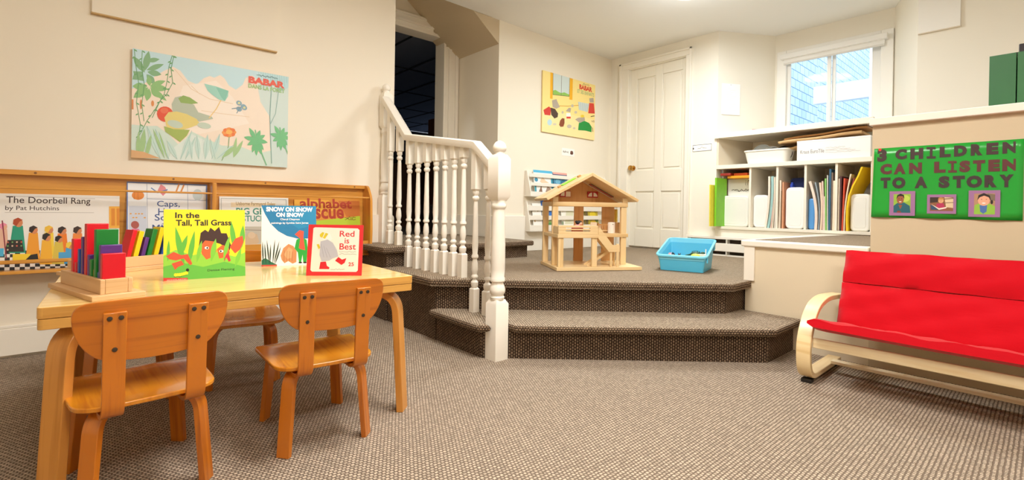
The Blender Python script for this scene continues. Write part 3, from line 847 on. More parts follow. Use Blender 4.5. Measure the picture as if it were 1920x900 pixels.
# Snow on Snow on Snow
r, M, w = hardcover('white and blue picture book about snow standing on the table behind the red bordered book', (0.553, 2.264), (0.777, 2.234), 0.268, 0.007, R(6), None, 'f3f1ec', 'fff')
a = Art(w, 0.268, [(492, 386), (594, 386), (593, 496), (490.5, 500)])
a.fill('f4f2ee')
a.poly('1779ac', [(491, 385), (596, 385), (596, 446), (575, 448), (558, 448), (538, 443), (522, 434), (508, 420), (498, 402)])
a.poly('1e86b5', [(530, 385), (596, 385), (596, 420), (560, 430), (540, 415)])
a.text('ffffff', 'SNOW ON SNOW', 500.5, 397.5, 587.5, 388.5, 0.05); a.text('ffffff', 'ON SNOW', 518.5, 407.5, 570.5, 399, 0.05)
a.text('ffffff', 'Cheryl Chapman', 526.5, 414.5, 562.5, 409.5, 0.012); a.text('ffffff', 'paintings by Synthia Saint James', 509.5, 421.5, 579, 416.3, 0.012)
a.poly('1d6a4a', [(491, 488), (498, 484), (510, 492), (520, 497), (491, 500)])
for k, (x0, x1, y1) in enumerate(((494, 493, 452), (499, 497, 456), (505, 501, 450), (506, 508, 458), (511, 516, 449), (513, 524, 452), (515, 527, 462))): a.leaf('20382a', x0, 497, x1, y1, 1.3)
a.poly('c98a58', [(526, 480), (531, 466), (541, 458), (550, 462), (556, 472), (555, 492), (548, 495), (540, 490), (533, 494), (528, 488)])
a.poly('d9a472', [(532, 478), (541, 464), (548, 468), (546, 484), (538, 486)])
for k in range(4): a.line('8e5531', [(533 + k * 5, 470 + k), (532 + k * 5, 490)], 0.6)
a.poly('23a238', [(556, 450), (566, 445), (575, 450), (577, 468), (574, 492), (568, 492), (567, 478), (564, 492), (560, 492), (558, 474), (552, 466)])
a.poly('e3523d', [(553, 440), (562, 432), (570, 434), (569, 446), (572, 470), (564, 468), (560, 466), (563, 448)])
a.ell('1c1a18', 562.5, 493, 3.5, 1.5); a.ell('1c1a18', 571, 493, 3.5, 1.5)
a.rect('c94838', 490.5, 496.8, 519, 499.6)
a.build('cover_picture', M, r)
# Red is Best
r, M, w = hardcover('white picture book with a thick red border standing at the front of the table', (0.617, 1.885), (0.786, 1.766), 0.197, 0.006, R(7), None, 'd3202b', 'fff')
a = Art(w, 0.197, [(576, 422), (680, 420), (677, 518), (574.5, 518.5)])
a.fill('dc2a30')
a.poly('f2ece0', [(585, 429), (588, 427), (669, 427), (672.5, 430), (670, 508), (667, 511), (585, 511), (582, 508)])
a.text('d8262d', 'Red', 634.5, 444, 663, 432, 0.012); a.text('d8262d', 'is', 644, 457, 653, 446.5, 0.012); a.text('d8262d', 'Best', 634.5, 469, 666, 456.5, 0.012)
a.squiggle('6f6a64', 634, 473, 666, 473, 0.5, 1); a.squiggle('6f6a64', 634, 477, 667, 477.5, 0.5, 2)
a.text('d8262d', '25', 652, 500, 662.5, 493, 0.02)
a.poly('f3f0ea', [(600, 441), (606, 436), (616, 438), (621, 448), (616, 454), (604, 453)])
a.poly('d8c52e', [(597, 441), (602, 436), (606, 437), (602, 447), (598, 445)]); a.poly('d8c52e', [(608, 437), (613, 439), (607, 449), (603, 447)])
a.poly('b9bcc9', [(599, 454), (612, 450), (622, 456), (630, 470), (633, 482), (622, 486), (616, 490), (602, 492), (598, 480)])
for k in range(3): a.line('8b8fa0', [(600 + 5 * k, 458 + 4 * k), (606 + 6 * k, 484)], 0.5)
a.poly('d8c52e', [(592, 460), (596, 459), (599, 466), (596, 469)])
a.poly('d61f2a', [(600, 493), (610, 492), (612, 500), (617, 503), (616, 506), (598, 506)]); a.poly('d61f2a', [(627, 490), (633, 483), (640, 488), (648, 485), (645, 494), (639, 498)])
a.squiggle('8a847c', 619, 507, 645, 506, 0.5, 3)
a.build('cover_picture', M, r)

# ---- counting trays with coloured blocks
TRAYW = wood('tray_maple', 'dfb684', 'cfa06a', 0.5, 'u', 40)
def tray(label, L, wd, M, loc):
    t = thing('block_tray', label, 'tray', loc, 0, 'wooden trays of coloured blocks')
    MB().box(-0.022, L + 0.022, -0.024, wd + 0.024, 0, 0.014, 0, M).build('base_board', TRAYW, t, bevel=0.0015)
    MB().box(0, L, 0, 0.011, 0.0142, 0.055, 0, M).build('side_wall', TRAYW, t, bevel=0.0015)
    MB().box(0, L, wd - 0.011, wd, 0.0142, 0.055, 0, M).build('side_wall', TRAYW, t, bevel=0.0015)
    MB().box(0, 0.010, 0.0112, wd - 0.0112, 0.0142, 0.055, 0, M).build('end_wall', MAPLE, t, bevel=0.0015)
    MB().box(L - 0.010, L, 0.0112, wd - 0.0112, 0.0142, 0.055, 0, M).build('end_wall', MAPLE, t, bevel=0.0015)
    return t
GB = 'coloured wooden blocks in the trays'
RED, GRN, YEL, BLU, PUR = 'd41626', '187a2e', 'f2c91a', '1a4fa0', '5a2f7d'
def block(label, M, s0, s1, y0, y1, h, col, lean=0.0):
    L = Matrix.Translation((s0, 0, 0.0152)) @ Matrix.Rotation(lean, 4, 'Y')
    o = MB().box(0, s1 - s0, y0, y1, 0, h, 0, M @ L).build('wooden_block', paint(col, 0.35, 0.04, 20), None, bevel=0.002)
    return tag(o, label, 'block', GB)
# near tray: runs along the table's left end, its end facing the viewer
e0, e1 = Vector((0.083, 1.745, TZ)), Vector((-0.010, 2.075, TZ))
dv = (e1 - e0).normalized()
MT = Matrix.Translation(e0) @ Matrix(((dv.x, -dv.y, 0, 0), (dv.y, dv.x, 0, 0), (0, 0, 1, 0), (0, 0, 0, 1))) @ Matrix.Translation((0, -0.062 + 0.055, 0))
tray('wooden tray of upright coloured blocks at the left end of the table', 0.335, 0.074, MT, e0[:])
near = [(0.014, 0.030, 0.012, 0.066, 0.110, RED, 'red block at the viewer end of the near tray'),
        (0.034, 0.050, 0.014, 0.064, 0.133, PUR, 'purple block behind the foremost red block'),
        (0.052, 0.066, 0.046, 0.062, 0.055, BLU, 'small blue block low on the left behind the purple block'),
        (0.070, 0.088, 0.012, 0.064, 0.176, GRN, 'tall green block standing in the near tray'),
        (0.092, 0.104, 0.044, 0.060, 0.060, YEL, 'small yellow block left of the tall green block'),
        (0.106, 0.122, 0.040, 0.064, 0.088, GRN, 'short green block left of the small yellow block'),
        (0.126, 0.140, 0.036, 0.064, 0.100, PUR, 'short purple block before the tallest red block'),
        (0.146, 0.166, 0.012, 0.064, 0.190, RED, 'tallest red block in the middle of the near tray'),
        (0.178, 0.194, 0.040, 0.064, 0.150, PUR, 'narrow purple block behind the tallest red block'),
        (0.208, 0.222, 0.040, 0.064, 0.112, BLU, 'blue block near the far end of the near tray'),
        (0.232, 0.248, 0.036, 0.064, 0.070, RED, 'short red block near the far end of the near tray'),
        (0.258, 0.278, 0.014, 0.064, 0.140, RED, 'broad red block at the far end of the near tray')]
for s0, s1, y0, y1, hh, c, lb in near: block(lb, MT, s0, s1, y0, y1, hh, c)
f0 = Vector((-0.032, 2.318, TZ))
dv = Vector((0.247, 0.13, 0)).normalized()
MF = Matrix.Translation(f0) @ Matrix(((dv.x, -dv.y, 0, 0), (dv.y, dv.x, 0, 0), (0, 0, 1, 0), (0, 0, 0, 1)))
tray('wooden tray of leaning coloured blocks behind the yellow grass book', 0.40, 0.074, MF, f0[:])
far = [(0.150, 0.166, 0.150, RED, 'red block at the left of the far tray'), (0.175, 0.193, 0.145, YEL, 'broad yellow block leaning in the far tray'),
       (0.203, 0.218, 0.118, PUR, 'purple block leaning in the far tray'), (0.225, 0.243, 0.152, GRN, 'green block leaning in the far tray'),
       (0.252, 0.270, 0.158, YEL, 'narrow yellow block between the green and blue blocks of the far tray'), (0.280, 0.298, 0.160, BLU, 'blue block leaning beside the yellow grass book')]
for s0, s1, hh, c, lb in far: block(lb, MF, s0, s1, 0.013, 0.062, hh, c, R(13))

# ================================================================== DISPLAY RACK ON THE LEFT WALL
rk = thing('book_display_rack', 'long orange pine wall rack showing picture books face out', 'book rack', (0.55, 3.45, 0.43))
MB().box(-0.75, 1.552, 3.484, 3.4995, 0.45, 0.945).build('back_panel', PINE, rk)
MB().box(-0.75, 1.552, 3.448, 3.483, 0.930, 0.956).build('top_rail', PINE, rk, bevel=0.002)
MB().box(-0.75, 1.552, 3.366, 3.378, 0.857, 0.868).build('retaining_rail', PINE, rk, bevel=0.003)
MB().box(-0.75, 1.552, 3.362, 3.376, 0.487, 0.506).build('front_lip', PINE, rk, bevel=0.005)
MB().box(-0.75, 1.552, 3.358, 3.483, 0.436, 0.452).build('ledge', PINE, rk, bevel=0.003)
MB().box(0.590, 1.552, 3.376, 3.388, 0.453, 0.543).build('front_board', PINE, rk, bevel=0.002)
for x in (0.556,): MB().box(x - 0.011, x + 0.011, 3.362, 3.482, 0.453, 0.927).build('divider', PINEV, rk, bevel=0.002)
MB().prism(bend([(3.499, 0.425), (3.499, 0.957), (3.42, 0.957), (3.356, 0.865), (3.345, 0.62), (3.356, 0.425), (3.499, 0.425)], 0.03, 4)[:-1], 1.553, 1.572, 0, Matrix(((0, 0, 1, 0), (1, 0, 0, 0), (0, 1, 0, 0), (0, 0, 0, 1)))).build('end_panel', PINEV, rk, bevel=0.003)
MB().prism(bend([(3.499, 0.425), (3.499, 0.957), (3.42, 0.957), (3.356, 0.865), (3.345, 0.62), (3.356, 0.425), (3.499, 0.425)], 0.03, 4)[:-1], -0.770, -0.751, 0, Matrix(((0, 0, 1, 0), (1, 0, 0, 0), (0, 1, 0, 0), (0, 0, 0, 1)))).build('end_panel', PINEV, rk, bevel=0.003)
for x in (-0.22, 0.36, 0.86, 1.47): MB().lathe([(0.006, 0), (0.006, 0.0015), (0.002, 0.0022)], 10, 0, Matrix.Translation((x, 3.448, 0.943)) @ Matrix.Rotation(PI / 2, 4, 'X')).build('screw', paint('8a5a2a', 0.4), rk)
GR = 'picture books on the wall rack'
def rack_book(label, x0, x1, z0, h, base, quad):
    r, M, w = hardcover(label, (x0, 3.425), (x1, 3.425), h, 0.012, R(7), None, base, None, GR, z0)
    return r, M, Art(w, h, quad)
r, M, a = rack_book('wide white picture book of a crowd of children at the left of the wall rack', -0.39, 0.115, 0.4525, 0.385, 'efece6', [(-19, 361), (224, 368), (222, 499), (-19, 507)])
a.fill('f1eee8')
a.text('3a2a25', 'The Doorbell Rang', 16, 384, 169.5, 371.5, 0.008); a.text('3a2a25', 'by Pat Hutchins', 14.5, 396, 112, 387, 0.006)
a.line('8c8178', [(14, 367), (178, 373)], 0.5); a.line('8c8178', [(14, 398), (176, 400)], 0.5)
a.poly('20252a', [(-20, 470), (225, 470), (225, 520), (-20, 520)])
for i in range(28):
    for j in range(7):
        if (i + j) % 2: a.rect('f2efe8', -20 + i * 9, 470 + j * 6, -11 + i * 9, 476 + j * 6)
a.rect('f3b23c', 204, 388, 225, 430); a.rect('e08b20', 208, 392, 215, 425); a.rect('e08b20', 218, 392, 224, 425)
a.rect('4db4dc', -20, 440, 14, 480)
kids = [(38, 418, 9, 'b3471c', '1f9c7c', 30, 56), (12, 425, 7, 'ef8fae', 'e8b9a0', 20, 40), (66, 432, 8, '2b1b16', 'f0a028', 26, 54), (94, 432, 8, 'f2c33c', 'f5d23a', 22, 50), (118, 434, 8, '2b1b16', 'ef7f1a', 24, 46), (146, 434, 8, '3a2419', 'f08a38', 24, 46), (168, 440, 8, 'cf5a28', '58b356', 22, 44), (90, 446, 8, '22160f', 'f2b52e', 24, 50), (112, 450, 7, '22160f', 'd9c24a', 24, 46), (132, 462, 7, 'f2d34a', '4aa3d8', 20, 34), (150, 462, 7, '2a1a14', 'ef86a0', 20, 36)]
for x, y, q, hair, top, ww, hh in kids:
    a.poly(top, [(x - q, y + q * 0.6), (x + q, y + q * 0.6), (x + ww / 2, y + hh), (x - ww / 2, y + hh)])
    a.ell('d98a58' if hair != 'ef8fae' else 'e8b090', x + 1.5, y, q * 0.8, q * 0.9); a.poly(hair, [(x - q, y + 2), (x - q * 0.9, y - q * 0.7), (x, y - q * 1.1), (x + q * 0.95, y - q * 0.6), (x + q * 0.3, y - q * 0.25), (x - q * 0.3, y + q * 0.7)])
a.poly('2a241f', [(20, 450), (46, 450), (50, 472), (16, 472)])
for k in range(9): a.ell(('c85a4a', '6fa05a', 'd8b8a0')[k % 3], 21 + (k % 4) * 8, 454 + (k // 4) * 7, 1.6, 1.6)
a.line('8a2a3c', [(10, 414), (19, 484)], 2.2); a.rect('f2d02c', 30, 476, 62, 489); a.poly('1c1a1a', [(52, 488), (62, 478), (74, 476), (76, 488)])
a.rect('4aa3d8', 112, 474, 150, 486)
a.build('cover_picture', M, r)
r, M, a = rack_book('tall white picture book with a blue edge beside the rack divider', 0.146, 0.536, 0.4525, 0.470, '7f93c6', [(241, 340), (392, 346), (391, 478), (236, 490)])
a.fill('eef0f2'); 
for q in ([(240, 339), (394, 345), (394, 348.5), (240, 342.5)], [(240, 339), (243, 339), (239, 492), (235, 492)], [(389.5, 345), (394, 345), (392, 490), (387.5, 490)]): a.poly('6f86bd', q)
a.line('7a8aa8', [(279.5, 343), (279, 485)], 0.7); a.line('7a8aa8', [(356, 346), (356, 485)], 0.7); a.line('7a8aa8', [(280, 371), (390, 374)], 0.7)
a.ell('e58a2e', 262, 365, 12, 8); a.line('c06a1a', [(256, 358), (254, 372)], 0.8); a.line('c06a1a', [(262, 357), (262, 373)], 0.8)
a.poly('e0888f', [(300, 356), (306, 345), (314, 350), (318, 358), (310, 366)]); a.line('5a86bd', [(288, 352), (300, 360), (318, 355)], 2); a.line('d9904a', [(334, 360), (340, 346)], 3); a.line('d9904a', [(343, 360), (349, 347)], 3)
a.ell('c2cfd0', 374, 364, 9, 10)
a.poly('cfd6e4', [(244, 384), (278, 384), (278, 460), (241, 460)]); a.ell('b0554a', 255, 418, 8, 7); a.poly('e57aa0', [(248, 425), (262, 425), (268, 434), (256, 440)])
for k in range(7): a.ell('e0a03c', 247 + (k * 11) % 28, 398 + (k * 7) % 14, 2.2, 1.2)
a.text('2e4f8e', 'Caps,', 298, 388, 341, 375, 0.006); a.text('2e4f8e', 'Hats', 300, 400, 336, 388, 0.006); a.text('2e4f8e', 'Socks', 293, 410, 346, 398, 0.006); a.text('2e4f8e', 'and', 306, 420, 330, 412, 0.006); a.text('2e4f8e', 'Mittens', 288, 428, 350, 416, 0.006)
a.squiggle('c84f5e', 288, 432, 330, 433, 0.7, 5)
a.build('cover_picture', M, r)
r, M, a = rack_book('pale picture book of farm animals right of the rack divider', 0.600, 1.011, 0.4530, 0.398, 'ded9cc', [(414, 367), (545, 373), (545, 476), (413, 486)])
a.fill('ecebe4'); 
for q in ([(418, 371), (541, 376), (541, 470), (417, 478)],): a.line('4d6a66', q + [q[0]], 0.7)
a.poly('efdcb8', [(437, 379), (522, 382), (522, 388), (437, 388)]); a.text('8a6a3a', 'Usborne Farmyard Tales', 447, 386.5, 520, 380.5, 0.004)
a.text('2a8a74', 'PIG GETS', 447, 402, 517, 391, 0.02); a.text('2a8a74', 'STUCK', 459, 415, 502, 404, 0.02)
a.rect('c9c2b2', 460, 424, 545, 458); a.poly('d8bd98', [(462, 446), (470, 436), (486, 438), (490, 452), (480, 460), (464, 458)]); a.line('a49a88', [(458, 430), (545, 432)], 1.5)
a.poly('ead9bd', [(420, 460), (545, 452), (545, 480), (420, 486)]); a.ell('e2c9a8', 476, 440, 7, 6)
a.build('cover_picture', M, r)
r, M, a = rack_book('orange alphabet picture book at the right end of the wall rack', 1.049, 1.520, 0.4530, 0.388, 'd9812c', [(557, 372), (676, 380), (674, 462), (557, 472)])
a.fill('dd9234')
a.poly('efb23c', [(557, 372), (620, 374), (640, 392), (557, 410)]); a.poly('c9722a', [(640, 378), (678, 380), (678, 420), (655, 410)])
a.poly('b9cf2e', [(590, 412), (678, 404), (678, 425), (590, 424)]); a.poly('d9c02e', [(557, 430), (678, 420), (678, 470), (557, 475)])
a.text('b23a1e', 'alphabet', 568, 393.5, 663, 376.5, 0.03); a.text('b23a1e', 'rescue', 568, 407.5, 649, 392, 0.03)
a.squiggle('7a3a1a', 650, 406, 668, 407, 0.8, 5); a.squiggle('7a3a1a', 650, 409, 668, 410, 0.8, 6)
a.build('cover_picture', M, r)

# ================================================================== PICTURES AND BOARDS ON THE WALLS
def canvas(label, x0, x1, z0, z1, t, quad, side):
    r = thing('canvas_picture', label, 'picture', ((x0 + x1) / 2, 3.5 - t / 2, z0))
    MB().box(x0, x1, 3.5 - t, 3.4985, z0, z1).build('canvas', paint(side, 0.8), r, bevel=0.002)
    return r, frame((x0, 3.5 - t, z0), (1, 0, 0), (0, 0, 1)), Art(x1 - x0, z1 - z0, quad)
r, M, a = canvas('wide pastel jungle picture hung above the pine book rack', 0.163, 1.003, 1.056, 1.680, 0.022, [(797, 103), (1743, 280), (1728, 828), (782, 758)], 'e0c39a')
a.fill('c3e1e8')
a.poly('f3e2cf', [(780, 350), (860, 320), (930, 272), (985, 240), (1040, 215), (1085, 240), (1130, 300), (1185, 322), (1225, 285), (1262, 272), (1290, 282), (1325, 266), (1352, 286), (1378, 330), (1420, 355), (1462, 325), (1480, 285), (1520, 270), (1560, 300), (1750, 330), (1750, 840), (770, 770)])
a.poly('f6e9da', [(1100, 330), (1300, 300), (1400, 400), (1500, 560), (1200, 620), (1000, 600)])
for q in ([(1050, 230), (1150, 350), (1260, 410), (1400, 440)], [(1210, 480), (1340, 500), (1500, 520)], [(1150, 330), (1200, 380)]): a.line('e5cba9', q, 3)
a.poly('cfe2d6', [(780, 560), (880, 570), (940, 570), (1010, 620), (1075, 690), (1150, 605), (1240, 650), (1330, 690), (1450, 700), (1550, 740), (1740, 700), (1735, 840), (775, 765)])
a.poly('ddeae2', [(1040, 700), (1150, 620), (1230, 660), (1280, 780), (1000, 780)])
a.poly('cfdfd9', [(1550, 320), (1570, 430), (1625, 520), (1625, 700), (1640, 825), (1735, 830), (1745, 300), (1690, 290)])
a.poly('b8d9dd', [(1560, 250), (1745, 275), (1740, 345), (1690, 370), (1640, 300)])
for x in range(1560, 1740, 14): a.line('8fc4c4', [(x, 250), (x + 3, 300 + (x * 7) % 40)], 2)
# palms and vines, upper left
for x0, y0, x1, y1, ww in ((870, 240, 895, 120, 22), (880, 235, 985, 200, 16), (885, 245, 970, 262, 18), (870, 250, 800, 150, 20), (860, 245, 795, 290, 24), (865, 300, 800, 240, 22), (880, 260, 930, 320, 20), (880, 180, 960, 170, 14)): a.leaf('83b183', x0, y0, x1, y1, ww)
for x0, y0, x1, y1, ww in ((900, 340, 1000, 420, 16), (900, 335, 1010, 350, 20), (900, 330, 995, 300, 16), (890, 340, 800, 400, 26), (880, 335, 795, 330, 22), (895, 345, 880, 420, 20), (905, 345, 950, 400, 16), (900, 330, 890, 270, 16)): a.leaf('8fbf7a', x0, y0, x1, y1, ww)
a.rect('de8a4f', 786, 410, 800, 470); a.ell('dd8a55', 845, 440, 7, 30); a.ell('e0904f', 915, 435, 9, 18)
for q in ([(808, 110), (815, 200), (832, 310), (818, 430), (840, 560), (820, 700)], [(856, 118), (850, 210), (866, 320), (850, 440), (862, 540)], [(1036, 148), (1016, 215), (1004, 300), (985, 380), (930, 470), (880, 540), (820, 650)], [(1046, 150), (1028, 230), (1038, 310), (1000, 380), (960, 420), (912, 520)]):
    a.line('5f9a62', q, 4)
    for (px, py), (qx, qy) in zip(q, q[1:]): a.leaf('6fa86c', px, py, px + 18, py + 14, 4); a.leaf('6fa86c', (px + qx) / 2, (py + qy) / 2, (px + qx) / 2 - 18, (py + qy) / 2 + 10, 4)
# boulder, blossoms and shrubs in the middle ground
a.poly('b6c0ab', [(1030, 440), (1050, 400), (1085, 392), (1120, 420), (1165, 445), (1190, 490), (1270, 515), (1280, 530), (1200, 545), (1100, 540), (1040, 520)])
a.poly('8fae5a', [(1070, 405), (1100, 388), (1140, 400), (1190, 435), (1150, 440), (1085, 432)])
a.ell('e2512f', 990, 500, 50, 46, 20); a.ell('e8704a', 985, 478, 24, 18)
a.poly('e3d17c', [(985, 520), (1010, 488), (1060, 484), (1120, 500), (1180, 530), (1200, 560), (1130, 585), (1080, 600), (1000, 585)])
a.ell('c3d2c0', 1050, 560, 48, 22, 15); a.ell('c3d2c0', 1225, 570, 42, 18, 10)
a.poly('a4b85c', [(982, 572), (1040, 590), (1138, 595), (1120, 630), (1078, 668), (1040, 640), (990, 605)])
a.line('eccb84', [(1338, 400), (1300, 470), (1255, 525)], 6)
a.poly('9fd3c2', [(1228, 318), (1300, 335), (1375, 362), (1372, 395), (1352, 424), (1318, 415), (1275, 385), (1248, 360)]); a.poly('86c6b2', [(1300, 340), (1375, 362), (1352, 424), (1330, 400)])
for dx, dy in ((0, -22), (32, 6), (0, 14), (28, 0)): a.ell('86a7b8', 1438 + dx, 458 + dy, 18, 14, 30)
a.ell('d9d79a', 1438, 436, 8, 7); a.ell('d9d79a', 1470, 464, 8, 7); a.line('7d94a0', [(1395, 470), (1450, 462)], 5); a.line('7d94a0', [(1424, 496), (1440, 470)], 5)
# orange flower and leaves
for k in range(8):
    t = 2 * PI * k / 8; a.ell('ea7a3c' if k % 2 else 'f09a4e', 1376 + 26 * math.cos(t), 612 + 18 * math.sin(t), 18, 12)
a.ell('f5b85c', 1376, 610, 20, 14); a.line('8aa87a', [(1376, 640), (1370, 700), (1330, 780)], 5)
for x0, x1, y1, ww in ((1080, 1150, 600, 12), (1110, 1170, 640, 12), (1150, 1130, 640, 14), (1190, 1180, 630, 16), (1230, 1245, 625, 18), (1270, 1320, 620, 16), (1300, 1400, 690, 10), (1060, 1000, 660, 16), (1010, 930, 590, 14), (960, 880, 570, 16), (1290, 1260, 650, 12), (900, 850, 580, 16)): a.leaf('c5dfd6', x0, 770, x1, y1, ww); a.line('8fb9ae', [(x0, 770), (x1, y1)], 2)
for x0, x1, y1, ww in ((840, 865, 585, 18), (870, 905, 620, 14), (985, 915, 585, 9), (1000, 950, 600, 6), (820, 830, 600, 12), (1330, 1420, 690, 14), (1400, 1460, 660, 12), (1400, 1420, 640, 10)): a.leaf('a4c88e', x0, 765, x1, y1, ww)
a.poly('dcae7c', [(783, 712), (860, 725), (960, 765), (782, 760)])
for cx, cy, sc in ((1540, 660, 1.0), (1690, 640, 0.9)):
    a.line('7fbd8f', [(cx - 5 * sc, cy - 60 * sc), (cx + 10, cy + 20), (cx + 60 * sc, cy + 150 * sc)], 7)
    for k, (dx, dy) in enumerate(((-42, -75), (-75, -20), (-55, 30), (-25, 75), (0, 95), (45, 60), (70, 15), (55, -30), (25, -60), (35, 90))): a.leaf('74bf86', cx, cy, cx + dx * sc, cy + dy * sc, 13 * sc)
a.line('7fa8a0', [(1640, 300), (1625, 520), (1632, 800)], 4); a.line('7fa8a0', [(1690, 300), (1660, 500), (1630, 560)], 3)
a.text('e2583f', 'BABAR', 1497, 313, 1719, 312, 0.05); a.text('9cc47a', 'DANS LA FORÊT', 1496, 343, 1718, 349, 0.03)
a.squiggle('5a7f7f', 1548, 268, 1675, 288, 3, 9)
a.L = [l for l in a.L]
a.build('picture_print', M, r)
r, M, a = canvas('square yellow nursery picture hung right of the doorway, beside the white door', 3.470, 4.325, 1.602, 2.235, 0.018, [(250, 148), (692, 272), (685, 737), (238, 660)], 'e7cf96')
a.fill('f8e08e'); a.poly('fae3a2', [(236, 470), (690, 560), (690, 740), (236, 665)])
a.poly('cfdcd9', [(335, 168), (475, 210), (471, 366), (333, 352)]); a.poly('8fc25a', [(334, 318), (355, 312), (380, 328), (402, 338), (430, 332), (472, 352), (471, 366), (333, 352)])
a.poly('f2b21c', [(314, 162), (336, 168), (330, 388), (309, 384)]); a.poly('f2b21c', [(478, 210), (502, 216), (497, 396), (471, 392)])
a.line('5b5344', [(407, 188), (402, 358)], 3); a.line('6a5a45', [(334, 352), (471, 366)], 4); a.line('6a5a45', [(475, 210), (471, 366)], 3); a.line('6a5a45', [(336, 170), (333, 352)], 3)
a.text('d8402a', 'BABAR', 556, 303, 665, 292, 0.05); a.text('a8b77c', 'ET SES ENFANTS', 540, 335, 681, 341, 0.03); a.squiggle('8b7b4c', 585, 260, 640, 275, 3, 2)
a.line('d9962c', [(375, 445), (460, 448), (560, 440)], 5)
a.poly('ccd8d6', [(546, 410), (640, 428), (625, 498), (552, 478)])
for k in range(6): a.line('8aa3a5', [(550 + k * 16, 415 + k * 3), (556 + k * 13, 480 + k * 3)], 2)
a.poly('d8402f', [(640, 420), (680, 424), (688, 510), (632, 508)]); a.poly('b2a494', [(640, 382), (676, 378), (680, 418), (645, 416)])
a.poly('d23c30', [(252, 480), (300, 450), (318, 470), (310, 526), (262, 520)]); a.poly('4d382c', [(312, 460), (350, 470), (376, 510), (372, 540), (345, 552), (318, 520)])
a.poly('b2a494', [(325, 400), (362, 388), (375, 420), (392, 455), (360, 470), (330, 455)])
a.poly('f5f2ec', [(445, 505), (480, 505), (482, 535), (446, 535)]); a.rect('d23c30', 447, 536, 482, 552); a.poly('b2a494', [(440, 490), (468, 460), (486, 465), (480, 500)])
a.poly('0f8f3a', [(552, 590), (600, 572), (640, 590), (662, 625), (660, 668), (610, 655), (545, 650)]); a.poly('b2a494', [(520, 560), (545, 545), (600, 540), (604, 568), (560, 590)]); a.ell('efcf3a', 582, 532, 16, 12)
a.poly('8a4524', [(384, 605), (392, 570), (410, 548), (430, 552), (430, 590), (420, 620), (395, 622)])
a.ell('b9d8e2', 304, 584, 20, 26); a.ell('cfc6b2', 346, 600, 16, 9); a.ell('c4baa8', 470, 618, 20, 16); a.ell('c4baa8', 512, 634, 11, 9); a.ell('c4baa8', 525, 500, 12, 12); a.ell('c4baa8', 497, 445, 11, 13); a.ell('c4baa8', 414, 500, 9, 12)
a.line('2c2620', [(655, 535), (683, 530)], 6); a.line('3c342c', [(664, 570), (668, 582)], 4); a.line('3c342c', [(678, 568), (680, 584)], 4); a.line('2c2620', [(668, 630), (672, 664)], 4)
a.build('picture_print', M, r)
b = thing('wall_panel', 'large cream painted board mounted high on the left wall above the jungle picture', 'wall panel', (0.463, 3.49, 1.832))
MB().box(-0.012, 0.928, 3.478, 3.4995, 1.838, 2.45).build('board', WALL, b)
MB().box(-0.016, 0.928, 3.474, 3.4995, 1.830, 1.8375).build('lower_edge', paint('c9a56c', 0.6), b)
b = thing('wall_panel', 'white painted board mounted high on the far right wall beside the window', 'wall panel', (4.64, 0.55, 2.155))
MB().box(4.632, 4.6495, 0.44, 0.672, 2.162, 2.58).build('board', WHITE, b)
MB().box(4.630, 4.6495, 0.437, 0.672, 2.155, 2.1615).build('lower_edge', paint('d9cdb8', 0.5), b)

# ================================================================== BUILT-IN SHELVES UNDER THE WINDOW
YZX = Matrix(((0, 0, 1, 0), (1, 0, 0, 0), (0, 1, 0, 0), (0, 0, 0, 1)))       # local (a, b, c) -> world (c, a, b)
SHW = paint('eee6d6', 0.45)
SHIN = paint('e3d6bf', 0.6)
su = thing('built_in_shelf', 'white built-in shelf unit with open cubbies below the window', 'shelf', (4.9, 1.57, 0.63))
MB().box(4.635, 5.19, 0.93, 2.20, 1.531, 1.571).box(4.62, 4.637, 0.93, 2.215, 1.526, 1.575).build('top_board', SHW, su, bevel=0.002)
MB().box(4.645, 5.18, 0.93, 2.20, 1.224, 1.262).build('middle_shelf', SHW, su, bevel=0.002)
MB().box(4.635, 5.18, 0.93, 2.235, 0.634, 0.660).build('bottom_board', SHW, su, bevel=0.002)
MB().box(5.16, 5.18, 0.93, 2.20, 0.661, 1.530).build('back_panel', SHIN, su)
for y in (1.879, 1.642, 1.414, 1.184): MB().box(4.66, 5.159, y - 0.009, y + 0.009, 0.661, 1.223).build('divider', SHW, su)
MB().box(4.66, 5.159, 0.932, 0.950, 0.661, 1.223).build('end_panel', SHW, su)
MB().prism([(4.66, 2.20), (4.66, 2.185), (5.159, 2.06), (5.159, 2.20)], 1.263, 1.530).build('end_panel', SHIN, su)
MB().prism([(4.78, 2.20), (4.78, 2.188), (5.159, 2.15), (5.159, 2.20)], 0.661, 1.223).build('end_panel', SHIN, su)
struct('wall_under_shelf', MB().box(4.655, 4.75, 0.6, 2.2, 0, 0.633).box(4.662, 4.75, 0.60, 0.929, 0.633, 1.53), WALLB)

